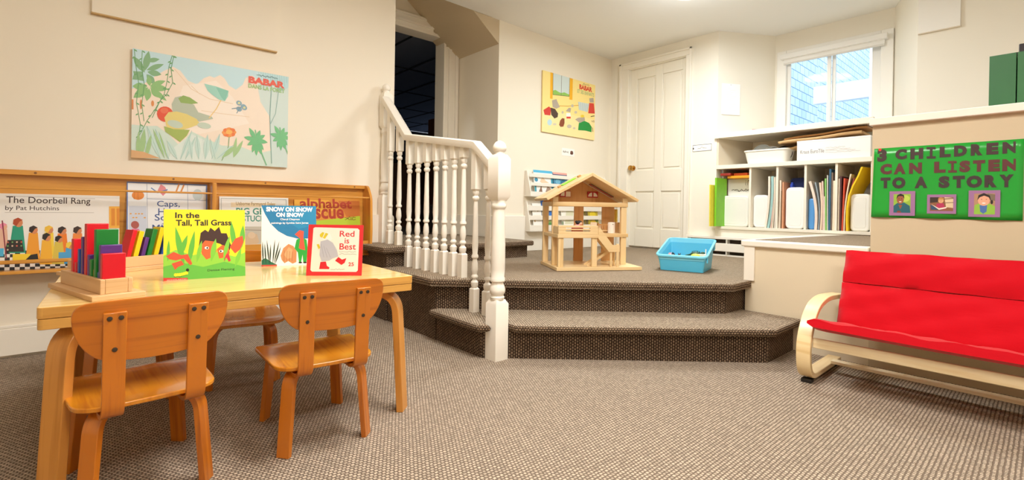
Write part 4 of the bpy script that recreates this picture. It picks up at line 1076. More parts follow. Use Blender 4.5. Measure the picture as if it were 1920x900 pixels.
GBIN = 'white plastic bins in the cubbies'
def bin_box(name, label, y0, y1, h, x0, x1, col, r=0.035, z0=0.661, group=None, cat='bin'):
    t = thing(name, label, cat, ((x0 + x1) / 2, (y0 + y1) / 2, z0), 0, group)
    m = paint(col, 0.35)
    MB().prism(rrect(abs(y1 - y0), h, r, 5, (y0 + y1) / 2, z0 + h / 2), x0, x1, 0, YZX).build('body', m, t, bevel=0.012, seg=3)
    if abs(y1 - y0) > 0.1: MB().prism(rrect(abs(y1 - y0) - 0.05, h - 0.05, r * 0.7, 5, (y0 + y1) / 2, z0 + h / 2), x0 - 0.002, x0 + 0.002, 0, YZX).build('front_panel', m, t, bevel=0.0015)
    return t
bin_box('plastic_bin', 'wide white plastic bin in the first cubby by the white door', 2.165, 1.905, 0.300, 4.70, 4.79, 'eeebe4', group=GBIN)
bin_box('plastic_bin', 'white plastic bin in the second cubby behind the leaning teal magazine', 1.868, 1.735, 0.305, 4.71, 5.08, 'f0eee9', group=GBIN)
bin_box('plastic_bin', 'tall white plastic bin with rounded corners in the middle cubby', 1.580, 1.426, 0.370, 4.69, 5.08, 'f2f0ec', 0.04, group=GBIN)
bin_box('plastic_bin', 'white plastic bin at the right end of the cubbies beside the green sign', 1.090, 0.958, 0.305, 4.69, 5.06, 'eceae2', 0.03, group=GBIN)
bin_box('plastic_bin', 'blue plastic bin tucked in the fourth cubby behind magazines', 1.401, 1.346, 0.270, 4.70, 5.08, '5a9bd8', 0.02)

GM = 'magazines and thin books standing in the cubbies'
def magazine(label, y, h, t, col, lean=0.0, curve=0.0, x0=4.672, x1=4.90, edge='e9e2d3', z0=0.661):
    """thin volume standing spine out; lean and curve shift its top along the shelf (towards +y = left)"""
    pth = [(y + lean * (k / 8) + curve * math.sin(PI * k / 8) , z0 + h * k / 8) for k in range(9)]
    r = thing('magazine', label, 'magazine', ((x0 + x1) / 2, y, z0), 0, GM)
    MB().strip(pth, x0, x1, t).build('cover', paint(col, 0.5, 0.12, 25), r)
    MB().strip([(a, b - 0.002 if k == 8 else b + 0.002 if k == 0 else b) for k, (a, b) in enumerate(pth)], x0 + 0.004, x1 + 0.004, t * 0.72).build('pages', paint(edge, 0.8), r)
    return r
MAGS = [('yellow spined picture book sticking out left of the first cubby', 2.163, 0.400, 0.010, 'e8dc45', 0.004, 0, 4.45, 4.66),
        ('bright green spined book sticking out of the first cubby', 2.142, 0.470, 0.017, '7cc52a', 0.0, 0, 4.52, 4.74),
        ('cream edged thick magazine leaning at the right of the second cubby', 1.738, 0.545, 0.016, 'eadfcf', -0.025, -0.012, 4.665, 4.88),
        ('teal magazine leaning right beside the cream edged one', 1.716, 0.545, 0.020, '9cc3c0', -0.028, -0.014, 4.67, 4.89),
        ('thin pink spined magazine in the second cubby', 1.694, 0.480, 0.008, 'e9c4b6', -0.012, -0.008, 4.672, 4.88),
        ('beige magazine next to the divider of the second cubby', 1.680, 0.535, 0.011, 'd9cbb7', -0.010, -0.008, 4.67, 4.89),
        ('grey edged magazine against the divider of the second cubby', 1.664, 0.540, 0.010, 'c9c2b6', -0.006, -0.004, 4.675, 4.89),
        ('beige magazine at the left of the middle cubby', 1.620, 0.500, 0.014, 'dfcfbb', -0.004, -0.004, 4.665, 4.87),
        ('brown spiral bound booklet in the middle cubby', 1.606, 0.390, 0.008, '8a6a4c', 0, 0, 4.664, 4.86),
        ('thin orange backed booklet beside the tall white bin', 1.595, 0.480, 0.009, 'e2a27c', 0, 0, 4.668, 4.87),
        ('cream magazine bowed left at the start of the fourth cubby', 1.330, 0.480, 0.020, 'e6d3c4', 0.050, -0.022, 4.66, 4.88),
        ('slate blue spined magazine with a bowed back in the fourth cubby', 1.310, 0.470, 0.010, '8e9aa2', 0.030, -0.018, 4.664, 4.88),
        ('peach edged magazine in the fourth cubby', 1.292, 0.465, 0.013, 'e8cdb4', 0.012, -0.010, 4.662, 4.88),
        ('pale pink magazine in the fourth cubby', 1.275, 0.480, 0.010, 'e4c6bb', 0.012, -0.004, 4.666, 4.88),
        ('thin cream leaflet short in the fourth cubby', 1.263, 0.330, 0.006, 'efe4d2', 0.004, 0, 4.66, 4.87),
        ('light green spined book in the fourth cubby', 1.253, 0.505, 0.010, '86c263', 0.012, 0, 4.665, 4.88),
        ('thin white book beside the green spined book', 1.243, 0.535, 0.006, 'e8e4da', 0.008, 0, 4.668, 4.88),
        ('tall dark blue spined book rising above its neighbours in the fourth cubby', 1.230, 0.595, 0.013, '33627f', 0.0, 0, 4.664, 4.88),
        ('mottled brown spined magazine right of the tall blue book', 1.216, 0.560, 0.010, '7d6a5c', 0, 0, 4.668, 4.88),
        ('cream thick magazine against the last divider in the fourth cubby', 1.202, 0.480, 0.013, 'efdcc0', -0.001, 0, 4.665, 4.88),
        ('tan magazine at the left of the last cubby', 1.166, 0.500, 0.010, 'd2bfa5', 0, 0, 4.668, 4.88),
        ('maroon and dark spined magazine in the last cubby', 1.153, 0.520, 0.012, '4f2a2c', 0, 0, 4.664, 4.88),
        ('orange red spined book in the last cubby', 1.139, 0.500, 0.011, 'cf4a2a', -0.010, 0, 4.668, 4.88),
        ('cream magazine leaning right in the last cubby', 1.126, 0.540, 0.009, 'e2d2b8', -0.040, 0.012, 4.670, 4.88),
        ('deep red edged magazine leaning right in the last cubby', 1.113, 0.500, 0.008, '8e2f2a', -0.050, 0.014, 4.672, 4.88)]
for lb, y, h, t, c, le, cu, x0, x1 in MAGS: magazine(lb, y, h * (1 if x0 < 4.6 else 0.87), t, c, le, cu, x0, x1)
# the big yellow magazine flopping to the right
r = thing('magazine', 'large bright yellow magazine flopping over the last white bin', 'magazine', (4.75, 1.10, 0.661), 0, GM)
pth = [(1.102, 0.661), (1.106, 0.75), (1.105, 0.85), (1.093, 0.95), (1.070, 1.03), (1.035, 1.11), (1.010, 1.185)]
mb = MB()
vs, fs = [], []
for k, (y, z) in enumerate(pth):
    q = k / (len(pth) - 1)
    for x, dy in ((4.655 + 0.01 * q, 0.0), (4.80, -0.02 * q), (4.93, -0.05 * q)):
        vs += [(x, y + dy + 0.006, z), (x, y + dy - 0.006, z)]
for k in range(len(pth) - 1):
    for j in range(2):
        a = k * 6 + j * 2; b = a + 6
        fs += [(a, b, b + 2, a + 2), (a + 1, a + 3, b + 3, b + 1)]
    a = k * 6; b = a + 6; fs += [(a, a + 1, b + 1, b), (a + 4, b + 4, b + 5, a + 5)]
fs += [(0, 2, 3, 1), (2, 4, 5, 3)]; e = (len(pth) - 1) * 6; fs += [(e, e + 1, e + 3, e + 2), (e + 2, e + 3, e + 5, e + 4)]
mb.add(vs, fs).build('cover', paint('f0c808', 0.45), r)
# papers and books lying in the first cubby
o = tag(MB().box(4.80, 5.10, 1.898, 2.150, 0.661, 1.130).build('paper_carton', paint('eeeae2', 0.7), None, 0.003), 'white carton with upside down lettering standing behind the first white bin', 'carton')
a = Art(0.225, 0.43)
a.text('3b3632', 'ESU ?', 0.150, 0.415, 0.222, 0.365); a.L[-1] = (a.L[-1][0], [(0.372 - x, 0.78 - y) for x, y in a.L[-1][1]], a.L[-1][2])
a.squiggle('6a625a', 0.02, 0.325, 0.21, 0.315, 0.006, 3); a.squiggle('6a625a', 0.05, 0.312, 0.20, 0.31, 0.004, 6)
a.build('lettering', frame((4.80, 2.130, 0.70), (0, -1, 0), (0, 0, 1)), o)
for lb, c, z, y0, y1, x0 in (('orange folder lying on top of the first cubby contents', 'f0a01c', 1.131, 1.90, 2.11, 4.69), ('red orange book lying on the orange folder', 'dc5a1e', 1.158, 1.93, 2.06, 4.72), ('dark red thin book lying left of the orange folder', '9c2a20', 1.158, 2.07, 2.17, 4.67)):
    o = thing('flat_book', lb, 'book', (x0 + 0.1, (y0 + y1) / 2, z))
    MB().box(x0, x0 + 0.26, y0, y1, z, z + 0.025).build('cover', paint(c, 0.5), o, bevel=0.004)
    MB().box(x0 + 0.003, x0 + 0.263, y0 + 0.004, y1 - 0.004, z + 0.004, z + 0.021).build('pages', paint('e9e2d3', 0.8), o)
o = thing('folded_jacket', 'dark navy cloth folded on top behind the tall white bin', 'cloth', (4.95, 1.50, 1.03))
MB().prism(rrect(0.15, 0.09, 0.03, 4, 1.50, 1.076), 4.78, 5.06, 0, YZX).build('fold', fabric('navy', '22284a', 300), o, bevel=0.01)
o = thing('blue_clip', 'small bright blue clip on the tall white bin of the middle cubby', 'clip', (4.76, 1.545, 1.032))
MB().box(4.72, 4.78, 1.535, 1.556, 1.032, 1.062).box(4.735, 4.765, 1.538, 1.553, 1.062, 1.078).build('body', paint('2542a8', 0.4), o, bevel=0.003)
# upper compartment
tub = thing('storage_tub', 'white plastic tub of odds and ends on the middle shelf', 'tub', (4.80, 1.765, 1.263))
def tubshape(cx, cy, lx, ly, h, t, z, flare):
    n = 5; mb = MB()
    o_b = rrect(lx - flare, ly - flare, 0.035, n); o_t = rrect(lx, ly, 0.04, n)
    i_b = rrect(lx - flare - 2 * t, ly - flare - 2 * t, 0.03, n); i_t = rrect(lx - 2 * t, ly - 2 * t, 0.036, n)
    lip = rrect(lx + 0.014, ly + 0.014, 0.045, n)
    L = [(o_b, 0), (o_t, h - 0.012), (lip, h - 0.012), (lip, h), (i_t, h), (i_b, t)]
    N = len(o_b); vs = []
    for pl, zz in L: vs += [(cx + p[0], cy + p[1], z + zz) for p in pl]
    fs = [tuple(range(N))[::-1], tuple(5 * N + i for i in range(N))]
    for k in range(5):
        for i in range(N):
            j = (i + 1) % N; fs.append((k * N + i, k * N + j, (k + 1) * N + j, (k + 1) * N + i))
    return mb.add(vs, fs)
tubshape(4.80, 1.765, 0.22, 0.385, 0.128, 0.004, 1.263, 0.045).build('body', paint('efece4', 0.35), tub)
def disc(name, label, c, r, t, col, yaw, pitch, cat, hole=0.0):
    M = Matrix.Translation(c) @ Matrix.Rotation(yaw, 4, 'Z') @ Matrix.Rotation(pitch, 4, 'Y')
    pr = [(r, -t / 2), (r, t / 2), (r * 0.93, t / 2), (r * 0.9, t * 0.2), (max(hole, 0.004), t * 0.2), (max(hole, 0.004), -t / 2)]
    o = MB().lathe(pr, 28, 0, M, cap=False).build(name, paint(col, 0.4))
    return tag(o, label, cat)
disc('tin_lid', 'round pale grey lid standing at the left in the white tub', (4.80, 1.83, 1.365), 0.090, 0.016, 'b9bfbd', R(185), R(78), 'lid')
disc('plate', 'small white plate leaning against the grey lid in the tub', (4.815, 1.745, 1.36), 0.075, 0.012, 'dcdedb', R(200), R(72), 'plate')
disc('tape_roll', 'black roll of tape standing at the right in the white tub', (4.81, 1.640, 1.353), 0.068, 0.034, '26262a', R(205), R(80), 'tape', 0.03)
disc('tape_roll', 'dark grey tape roll with a pale rim beside the black one', (4.765, 1.712, 1.352), 0.058, 0.022, '77787c', R(215), R(80), 'tape', 0.03)
bx = thing('tile_box', 'long white cardboard tile box at the right on the middle shelf', 'box', (4.81, 1.225, 1.263))
MB().box(4.675, 4.95, 0.957, 1.490, 1.263, 1.436).build('carton', paint('efece8', 0.7), bx, bevel=0.003)
MB().box(4.674, 4.951, 0.956, 1.491, 1.422, 1.438).build('lid_edge', paint('f3f0ec', 0.7), bx, bevel=0.002)
a = Art(0.533, 0.173)
a.text('8d8a88', 'Kraus EuroTile', 0.028, 0.060, 0.21, 0.092, 0.004)
for k in range(4): a.squiggle('c3bfbb', 0.22, 0.100 - 0.014 * k, 0.36 + 0.035 * k, 0.098 - 0.014 * k, 0.0024, k + 3)
a.build('lettering', frame((4.674, 1.490, 1.263), (0, -1, 0), (0, 0, 1)), bx)
GC = 'cardboard flats on the tile box'
def flat(label, y0, y1, z0, z1, x0, x1, t, col, dx=0.0):
    th = math.atan2(z1 - z0, y1 - y0)
    r = thing('cardboard_flat', label, 'cardboard', ((x0 + x1) / 2, (y0 + y1) / 2, min(z0, z1)), 0, GC)
    vs, fs = [], []
    m = MB()
    n = 8
    for k in range(n + 1):
        q = k / n; y = y0 + (y1 - y0) * q; z = z0 + (z1 - z0) * q + 0.004 * math.sin(3 * PI * q)
        vs += [(x0 + dx * q, y, z + t / 2), (x0 - t * 0.3 + dx * q, y, z), (x0 + dx * q, y, z - t / 2), (x1, y, z - t / 2), (x1, y, z + t / 2)]
    for k in range(n):
        for i in range(5):
            j = (i + 1) % 5; fs.append((k * 5 + i, k * 5 + j, k * 5 + 5 + j, k * 5 + 5 + i))
    fs += [(0, 1, 2, 3, 4), tuple(n * 5 + i for i in (4, 3, 2, 1, 0))]
    m.add(vs, fs).build('sheet', paint(col, 0.7, 0.05, 10), r)
    return r
flat('long tan cardboard flat lying tilted right on the tile box', 1.645, 1.02, 1.440, 1.474, 4.68, 4.94, 0.020, 'd8b07c')
flat('uppermost brown cardboard flat wedged under the shelf top', 1.600, 0.985, 1.466, 1.512, 4.69, 4.96, 0.015, 'b98752')
flat('grey brown cardboard sheet sticking out left above the tub', 1.765, 1.40, 1.422, 1.500, 4.965, 5.14, 0.010, '857767')
flat('small tan cardboard flap under the tan flat left of the tile box', 1.61, 1.50, 1.385, 1.398, 4.74, 4.96, 0.014, 'c29a66')
o = tag(MB().prism([(4.66, 1.87), (4.70, 1.78), (4.76, 1.80), (4.72, 1.88)], 1.572, 1.586).build('paper_scrap', paint('d8402f', 0.6)), 'small red paper scrap on the window ledge', 'paper')

# ================================================================== SMALL SIGNS, NOTICES, HEATER, BINDERS
def wall_card(name, label, cat, M, w, h, t=0.002, col='f7f5ef'):
    o = MB().box(0, w, 0, h, 0, t, 0, M).build(name, paint(col, 0.6))
    return tag(o, label, cat)
M = frame((4.6495, 2.455, 1.415), (0, -1, 0), (0, 0, 1))
o = wall_card('word_card', 'white word card with a black outline on the wall right of the white door', 'card', M, 0.205, 0.072)
a = Art(0.205, 0.072)
for q in (((0.004, 0.004), (0.201, 0.004)), ((0.201, 0.004), (0.201, 0.068)), ((0.201, 0.068), (0.004, 0.068)), ((0.004, 0.068), (0.004, 0.004))): a.line('2b2826', list(q), 0.004)
a.squiggle('a9a49d', 0.055, 0.036, 0.15, 0.036, 0.005, 4); a.ell('2b2826', 0.011, 0.034, 0.007, 0.009)
a.build('lettering', M @ Matrix.Translation((0, 0, 0.002)), o)
M = frame((3.795, 3.4995, 1.385), (1, 0, 0), (0, 0, 1))
o = wall_card('word_card', 'small white word card with a brown picture below the yellow nursery picture', 'card', M, 0.205, 0.082)
a = Art(0.205, 0.082)
a.squiggle('9c978f', 0.020, 0.043, 0.105, 0.043, 0.006, 8); a.poly('5a3427', [(0.135, 0.025), (0.165, 0.018), (0.185, 0.030), (0.182, 0.055), (0.16, 0.064), (0.138, 0.055)]); a.ell('8a5a45', 0.155, 0.048, 0.010, 0.007)
a.build('lettering', M @ Matrix.Translation((0, 0, 0.002)), o)
p0 = Vector((4.682, 2.178, 1.772)); dd = Vector((5.2 - 4.65, 1.87 - 2.2, 0)).normalized()
M = frame(p0 + Vector((dd.y, -dd.x, 0)) * 0.003, dd, (0, 0, 1))
o = wall_card('notice', 'white printed sheet pinned on the angled wall left of the window', 'notice', M, 0.205, 0.310, 0.001, 'f6f6f6')
a = Art(0.205, 0.310)
for k in range(12): a.squiggle('d9d8d6', 0.03, 0.265 - 0.02 * k, 0.10 + 0.07 * ((k * 5) % 7) / 7, 0.265 - 0.02 * k, 0.0016, k)
a.ell('5a5652', 0.10, 0.298, 0.003, 0.003)
a.build('print', M @ Matrix.Translation((0, 0, 0.001)), o)
# baseboard heater
ht = thing('baseboard_heater', 'white baseboard heater along the wall between the door and the raised deck', 'heater', (4.61, 1.85, ZP))
HM = paint('efeade', 0.4)
MB().box(4.575, 4.648, 1.30, 2.45, 0.535, 0.560).build('top_cover', HM, ht, bevel=0.003)
MB().box(4.560, 4.572, 1.30, 2.45, 0.420, 0.498).build('front_cover', HM, ht, bevel=0.003)
MB().box(4.635, 4.648, 1.30, 2.45, ZP, 0.534).build('back_plate', paint('4a3a2c', 0.7), ht)
MB().box(4.585, 4.625, 1.31, 2.44, 0.44, 0.485).build('fins', paint('5f564c', 0.5), ht)
MB().box(4.565, 4.634, 2.452, 2.468, ZP, 0.560).build('end_cap', HM, ht, bevel=0.003)
MB().box(4.575, 4.63, 1.30, 2.45, ZP, 0.388).build('bottom_rail', HM, ht)
for y in (1.65, 2.05): MB().box(4.562, 4.634, y - 0.004, y + 0.004, 0.389, 0.534).build('bracket', HM, ht)
# green binders on the ledge
ZLG = 1.304
def binder(label, y0, y1, x0, h, col):
    r = thing('ring_binder', label, 'binder', (x0 + 0.14, (y0 + y1) / 2, ZLG), 0, 'binders on the ledge')
    m = paint(col, 0.45, 0.05, 12)
    MB().box(x0, x0 + 0.003, y0, y1, ZLG, ZLG + h).box(x0 + 0.003, x0 + 0.28, y1 - 0.003, y1, ZLG, ZLG + h).box(x0 + 0.003, x0 + 0.28, y0, y0 + 0.003, ZLG, ZLG + h).build('cover', m, r, bevel=0.001)
    MB().box(x0 + 0.03, x0 + 0.26, y0 + 0.008, y1 - 0.008, ZLG + 0.006, ZLG + h - 0.012).build('papers', paint('ece7dc', 0.8), r)
    return r
binder('green ring binder at the left on the high ledge', 0.118, 0.212, 3.40, 0.306, '2f6a3c')
binder('green ring binder at the picture edge on the high ledge', 0.018, 0.114, 3.40, 0.306, '34713f')
o = thing('black_box', 'black box rising behind the green binders on the high ledge', 'box', (3.85, 0.05, ZLG))
MB().box(3.70, 4.0, -0.12, 0.12, ZLG, ZLG + 0.42).build('body', paint('2a2226', 0.5), o, bevel=0.004)
MB().box(3.69, 4.01, -0.13, 0.13, ZLG + 0.36, ZLG + 0.375).build('lid_edge', paint('1c1719', 0.5), o, bevel=0.002)

# ================================================================== THE GREEN SIGN
sg = thing('story_sign', 'large green paper sign with dark lettering and three photographs on the bulkhead wall', 'sign', (3.08, 0.34, 0.786))
mb = MB()
YS, ZS = [], []
sy0, sy1, sz0, sz1 = 0.615, 0.078, 0.787, 1.1455
n, q = 24, 10
vs, fs = [], []
def curl(u, v):                                             # the lower edge of the paper stands off the wall in waves
    return 0.0015 + 0.010 * max(0, 0.35 - v) / 0.35 * (0.5 + 0.5 * math.sin(u * 17)) + 0.004 * max(0, u - 0.93) / 0.07
for i in range(n + 1):
    for j in range(q + 1):
        u, v = i / n, j / q
        vs.append((3.0845 - curl(u, v), sy0 + (sy1 - sy0) * u + 0.008 * (1 - u) * (1 - v) - 0.004 * v * 0, sz0 + (sz1 - sz0) * v - 0.007 * u * (1 - v) * 0.6))
for i in range(n):
    for j in range(q):
        a0 = i * (q + 1) + j; fs.append((a0, a0 + q + 1, a0 + q + 2, a0 + 1))
mb.add(vs, fs)
sheet = mb.build('sheet', paint('1f9d33', 0.28, 0.05, 6), sg)
so_ = sheet.modifiers.new('thick', 'SOLIDIFY'); so_.thickness = 0.0008; so_.offset = 0
M = frame((3.0835, sy0, sz0), (0, -1, 0), (0, 0, 1))
def sign_art(): return Art(sy0 - sy1, sz1 - sz0, [(2, 97), (1590, 14), (1560, 866), (-30, 795)])
a = sign_art()
def letters(st, boxes, col):
    for ch, (x0, y0, x1, y1) in zip(st, boxes):
        a.text(col, ch, x0, y1, x1, y0, 0.075)
letters('3CHILDREN', [(28, 100, 133, 232), (215, 100, 340, 212), (372, 92, 512, 212), (576, 85, 610, 204), (680, 80, 802, 196), (832, 70, 975, 190), (1010, 58, 1142, 184), (1178, 48, 1312, 176), (1350, 38, 1524, 168)], '3f2a29')
letters('CANLISTEN', [(55, 250, 180, 362), (195, 246, 325, 362), (355, 243, 495, 360), (618, 236, 745, 355), (798, 232, 832, 354), (885, 230, 1008, 354), (1030, 228, 1165, 352), (1195, 224, 1325, 352), (1345, 220, 1524, 350)], '5d2b2b')
letters('TOASTORY', [(55, 392, 162, 502), (175, 390, 320, 508), (410, 390, 550, 508), (662, 388, 785, 512), (812, 388, 945, 514), (957, 388, 1130, 516), (1150, 386, 1290, 516), (1308, 384, 1472, 518)], '3c2c2c')
a.ell('d9362a', 60, 105, 16, 16)
for x0, x1 in ((545, 640), (768, 860)):                      # serifs of the capital I
    y = 90 if x0 == 545 else 238
    c = '3f2a29' if x0 == 545 else '5d2b2b'
    a.rect(c, x0, y - 4, x1, y + 20); a.rect(c, x0, y + 92, x1, y + 116)
a.build('lettering', M, sg, 0.0022)
def photo(label, quad_px, art_fn):
    pr = sign_art()
    (x0, y0), (x1, y1) = pr.p(*quad_px[0]), pr.p(*quad_px[1])
    w, h = x1 - x0, y0 - y1
    xm = 3.0845 - 0.0105 - 0.001
    P = frame((xm, sy0 - x0, sz0 + y1), (0, -1, 0), (0, 0, 1))
    f = MB().box(0, w, 0, h, -0.001, 0.0002, 0, P).build('photo_mount', paint('9c6f9a', 0.6), sg)
    f['label'] = label
    b = Art(w, h, [(0, 100), (100, 100), (100, 0), (0, 0)]); b.inset = 0.0
    art_fn(b); b.build('photo', P, f, 0.0005)
def ph1(b):
    b.rect('93b93f', 17, 12, 83, 88); b.ell('b9d255', 60, 70, 20, 14); b.poly('1f5e6d', [(17, 12), (17, 40), (32, 52), (58, 54), (80, 40), (83, 12)])
    b.poly('8e5135', [(36, 44), (52, 44), (44, 26)]); b.ell('9a5a3c', 43, 66, 14, 18); b.poly('1f1512', [(28, 68), (31, 84), (44, 90), (57, 84), (59, 68), (52, 80), (36, 80)])
    b.ell('f1e6dc', 43, 57, 5, 2); b.ell('2a1a14', 38, 69, 1.6, 1.6); b.ell('2a1a14', 48, 69, 1.6, 1.6); b.poly('7d4732', [(30, 12), (48, 12), (44, 20), (32, 20)])
def ph2(b):
    b.rect('8b5a3c', 10, 14, 90, 86); b.poly('3a2a22', [(10, 86), (10, 56), (40, 60), (40, 86)]); b.poly('d9c4a0', [(60, 86), (90, 82), (90, 30), (66, 34)]); b.line('6a5140', [(60, 76), (90, 80)], 4); b.line('6a5140', [(64, 56), (90, 58)], 3)
    b.poly('b2305a', [(30, 20), (34, 52), (56, 56), (66, 22)]); b.ell('dfae7f', 48, 68, 9, 13); b.poly('b98746', [(38, 60), (39, 80), (48, 86), (58, 80), (59, 60), (55, 74), (42, 74)]); b.ell('2a1a14', 45, 69, 1.2, 1.6); b.ell('2a1a14', 51, 69, 1.2, 1.6); b.ell('b04a48', 48, 61, 3, 1.2)
    b.poly('33506e', [(12, 48), (40, 24), (58, 20), (14, 20)]); b.poly('e9e2d2', [(14, 50), (42, 28), (70, 36), (66, 28), (42, 20)])
def ph3(b):
    b.rect('b08a6a', 18, 10, 84, 88); b.poly('7a6a58', [(60, 88), (84, 84), (84, 60), (60, 66)]); b.poly('8fc043', [(18, 10), (20, 44), (36, 52), (68, 50), (84, 40), (84, 10)])
    b.poly('4a6fb0', [(36, 44), (60, 44), (58, 20), (48, 12), (38, 20)]); b.ell('e6a98a', 49, 62, 19, 20); b.poly('241a1a', [(28, 62), (32, 82), (49, 90), (68, 80), (72, 58), (64, 74), (50, 80), (36, 74)]); b.ell('241a1a', 74, 56, 4, 8)
    b.ell('2a1a14', 42, 66, 2.2, 1); b.ell('2a1a14', 57, 66, 2.2, 1); b.ell('fbf2ea', 49, 52, 6, 2.2)
photo('portrait of a boy in a teal shirt', ((152, 536), (410, 795)), ph1)
photo('photo of a child with an open book', ((545, 578), (845, 785)), ph2)
photo('photo of a smiling child in a lime jacket', ((985, 545), (1315, 832)), ph3)

# ================================================================== RED SETTEE
st = thing('settee', 'small red cushioned settee on a bent birch frame against the bulkhead wall', 'settee', (2.72, 0.2, 0))
XZY = Matrix(((0, 1, 0, 0), (1, 0, 0, 0), (0, 0, 1, 0), (0, 0, 0, 1)))       # strip: width -> y, path a -> x
pth = bend([(2.985, 0.030), (2.515, 0.030), (2.488, 0.20), (2.60, 0.345), (2.76, 0.378), (3.02, 0.362)], 0.10, 8)
for y in (0.752, -0.36):
    s = MB().strip(pth, y - 0.03, y + 0.03, 0.024, 0, XZY).build('side_frame', BENT, st, bevel=0.003)
    for x in (2.555, 2.955): MB().box(x - 0.02, x + 0.02, y - 0.022, y + 0.022, 0.0, 0.018).build('rubber_foot', BLACK, s, bevel=0.003)
MB().strip([(2.522, 0.176), (2.527, 0.221)], -0.33, 0.722, 0.018, 0, XZY).build('front_slat', wood('bent_birch_y', 'f3e2bb', 'e8d0a0', 0.35, 'u', 45, 0.2), st, bevel=0.003)
MB().box(2.802, 2.846, -0.33, 0.722, 0.0425, 0.060).build('floor_rail', wood('bent_birch_y', 'f3e2bb', 'e8d0a0', 0.35, 'u', 45, 0.2), st, bevel=0.003)
REDF = fabric('red_canvas', 'c4081a')
def pad(path, thick, y0, y1, sag=None, seed=1, ny=40):
    """a stuffed pad: path (x, z) of its middle line, thickness per point, swept along y"""
    n = len(path); rr = random.Random(seed)
    vs, fs = [], []
    ph = [rr.random() * 6 for _ in range(6)]
    P = [Vector(p) for p in path]
    N = []
    for k in range(n):
        d = (P[min(k + 1, n - 1)] - P[max(k - 1, 0)]).normalized(); N.append(Vector((-d.y, d.x)))
    for i in range(ny + 1):
        y = y0 + (y1 - y0) * i / ny
        e = min(1.0, min(i, ny - i) / 1.5 + 0.25)
        for k in range(n):
            w = 0.003 * (math.sin(y * 23 + ph[0] + k * 1.3) + math.sin(y * 41 + ph[1] - k * 0.9))
            q = P[k] + N[k] * (thick[k] / 2 * e + w); b = P[k] - N[k] * (thick[k] / 2 * e)
            dz = sag(y, k) if sag else 0
            vs += [(q.x, y, q.y + dz), (b.x, y, b.y + dz)]
    w2 = 2 * n
    for i in range(ny):
        for k in range(n - 1):
            a = i * w2 + k * 2; c = a + w2
            fs += [(a, a + 2, c + 2, c), (a + 1, c + 1, c + 3, a + 3)]
        a = i * w2; c = a + w2; fs.append((a, c, c + 1, a + 1))
        a = i * w2 + w2 - 2; c = a + w2; fs.append((a, a + 1, c + 1, c))
    for k in range(n - 1):
        a = k * 2; fs.append((a, a + 1, a + 3, a + 2)); a += ny * w2; fs.append((a, a + 2, a + 3, a + 1))
    return MB().add(vs, fs)
bp = [(2.775 + 0.165 * t, 0.215 + 0.395 * t) for t in [i / 20 for i in range(21)]]
def padt(n, th): return [th * (0.35 + 0.65 * min(1, min(k, n - 1 - k) / 2.2)) for k in range(n)]
for a0, a1, sd in ((0, 12, 3), (12, 20, 8)):
    seg_ = [(x, z) for x, z in bp[a0:a1 + 1]]
    g = 0.10
    if a0: seg_[0] = (seg_[0][0] * (1 - g) + seg_[1][0] * g, seg_[0][1] * (1 - g) + seg_[1][1] * g)
    else: seg_[-1] = (seg_[-1][0] * (1 - g) + seg_[-2][0] * g, seg_[-1][1] * (1 - g) + seg_[-2][1] * g)
    pad(seg_, padt(len(seg_), 0.05), 0.695, -0.33, None, sd).build('back_pad', REDF, st, angle=60)
sp = [(2.452 + 0.36 * t, 0.303 - 0.074 * t - 0.006 * math.sin(PI * t)) for t in [i / 12 for i in range(13)]]
stt = [0.034, 0.046, 0.050, 0.050] + [0.046] * 7 + [0.044, 0.03]
pad(sp, stt, 0.728, -0.33, lambda y, k: -0.005 * math.sin(PI * min(1, (0.728 - y) / 1.06)) * (1 - k / 14), 5).build('seat_pad', REDF, st, angle=60)
MB().strip([(2.800, 0.215), (2.965, 0.60)], -0.33, 0.69, 0.016, 0, XZY).build('back_frame', BENT, st)

# ================================================================== DOLLHOUSE
dh = thing('dollhouse', 'open fronted wooden dollhouse with balcony and pitched roof on the carpeted platform', 'dollhouse', (2.4145, 2.22, ZP + 0.0025), R(-30))
DM = dh.matrix_basis.copy()
def dbox(name, x0, x1, y0, y1, z0, z1, mat=None, bev=0.002, parent=None):
    return MB().box(x0, x1, y0, y1, z0, z1, 0, DM).build(name, mat or BIRCH, parent or dh, bevel=bev)
dbox('base', -0.03, 0.60, -0.012, 0.42, 0.0, 0.024)
for x, y in ((-0.017, 0.002), (0.228, 0.002)): dbox('balcony_post', x, x + 0.038, y, y + 0.022, 0.0242, 0.226, BIRCHV)
for x, y in ((-0.022, 0.135), (0.503, 0.135), (-0.028, 0.36)): dbox('post', x, x + 0.042, y, y + 0.028, 0.0242, 0.446, BIRCHV)
dbox('upper_floor', -0.024, 0.555, 0.125, 0.41, 0.2262, 0.252)
dbox('balcony_floor', -0.024, 0.272, -0.006, 0.1245, 0.2262, 0.252)
br_ = dbox('balcony_rail', -0.020, 0.268, -0.004, 0.010, 0.2522, 0.272)
for z0, z1 in ((0.280, 0.290), (0.298, 0.313)): dbox('rail_bar', -0.020, 0.268, -0.004, 0.010, z0, z1, None, 0.001, br_)
for x0, x1 in ((-0.020, 0.034), (0.21, 0.268)): dbox('rail_end', x0, x1, -0.0035, 0.0095, 0.2722, 0.2978, None, 0.0, br_)
dbox('balcony_side_rail', -0.020, -0.008, 0.0105, 0.124, 0.2522, 0.306)
for x0, x1 in ((0.228, 0.304), (0.457, 0.560)): dbox('back_panel', x0, x1, 0.392, 0.404, 0.0242, 0.446, PLYTAN, 0.001)
dbox('front_beam', -0.024, 0.552, 0.130, 0.150, 0.4462, 0.478)
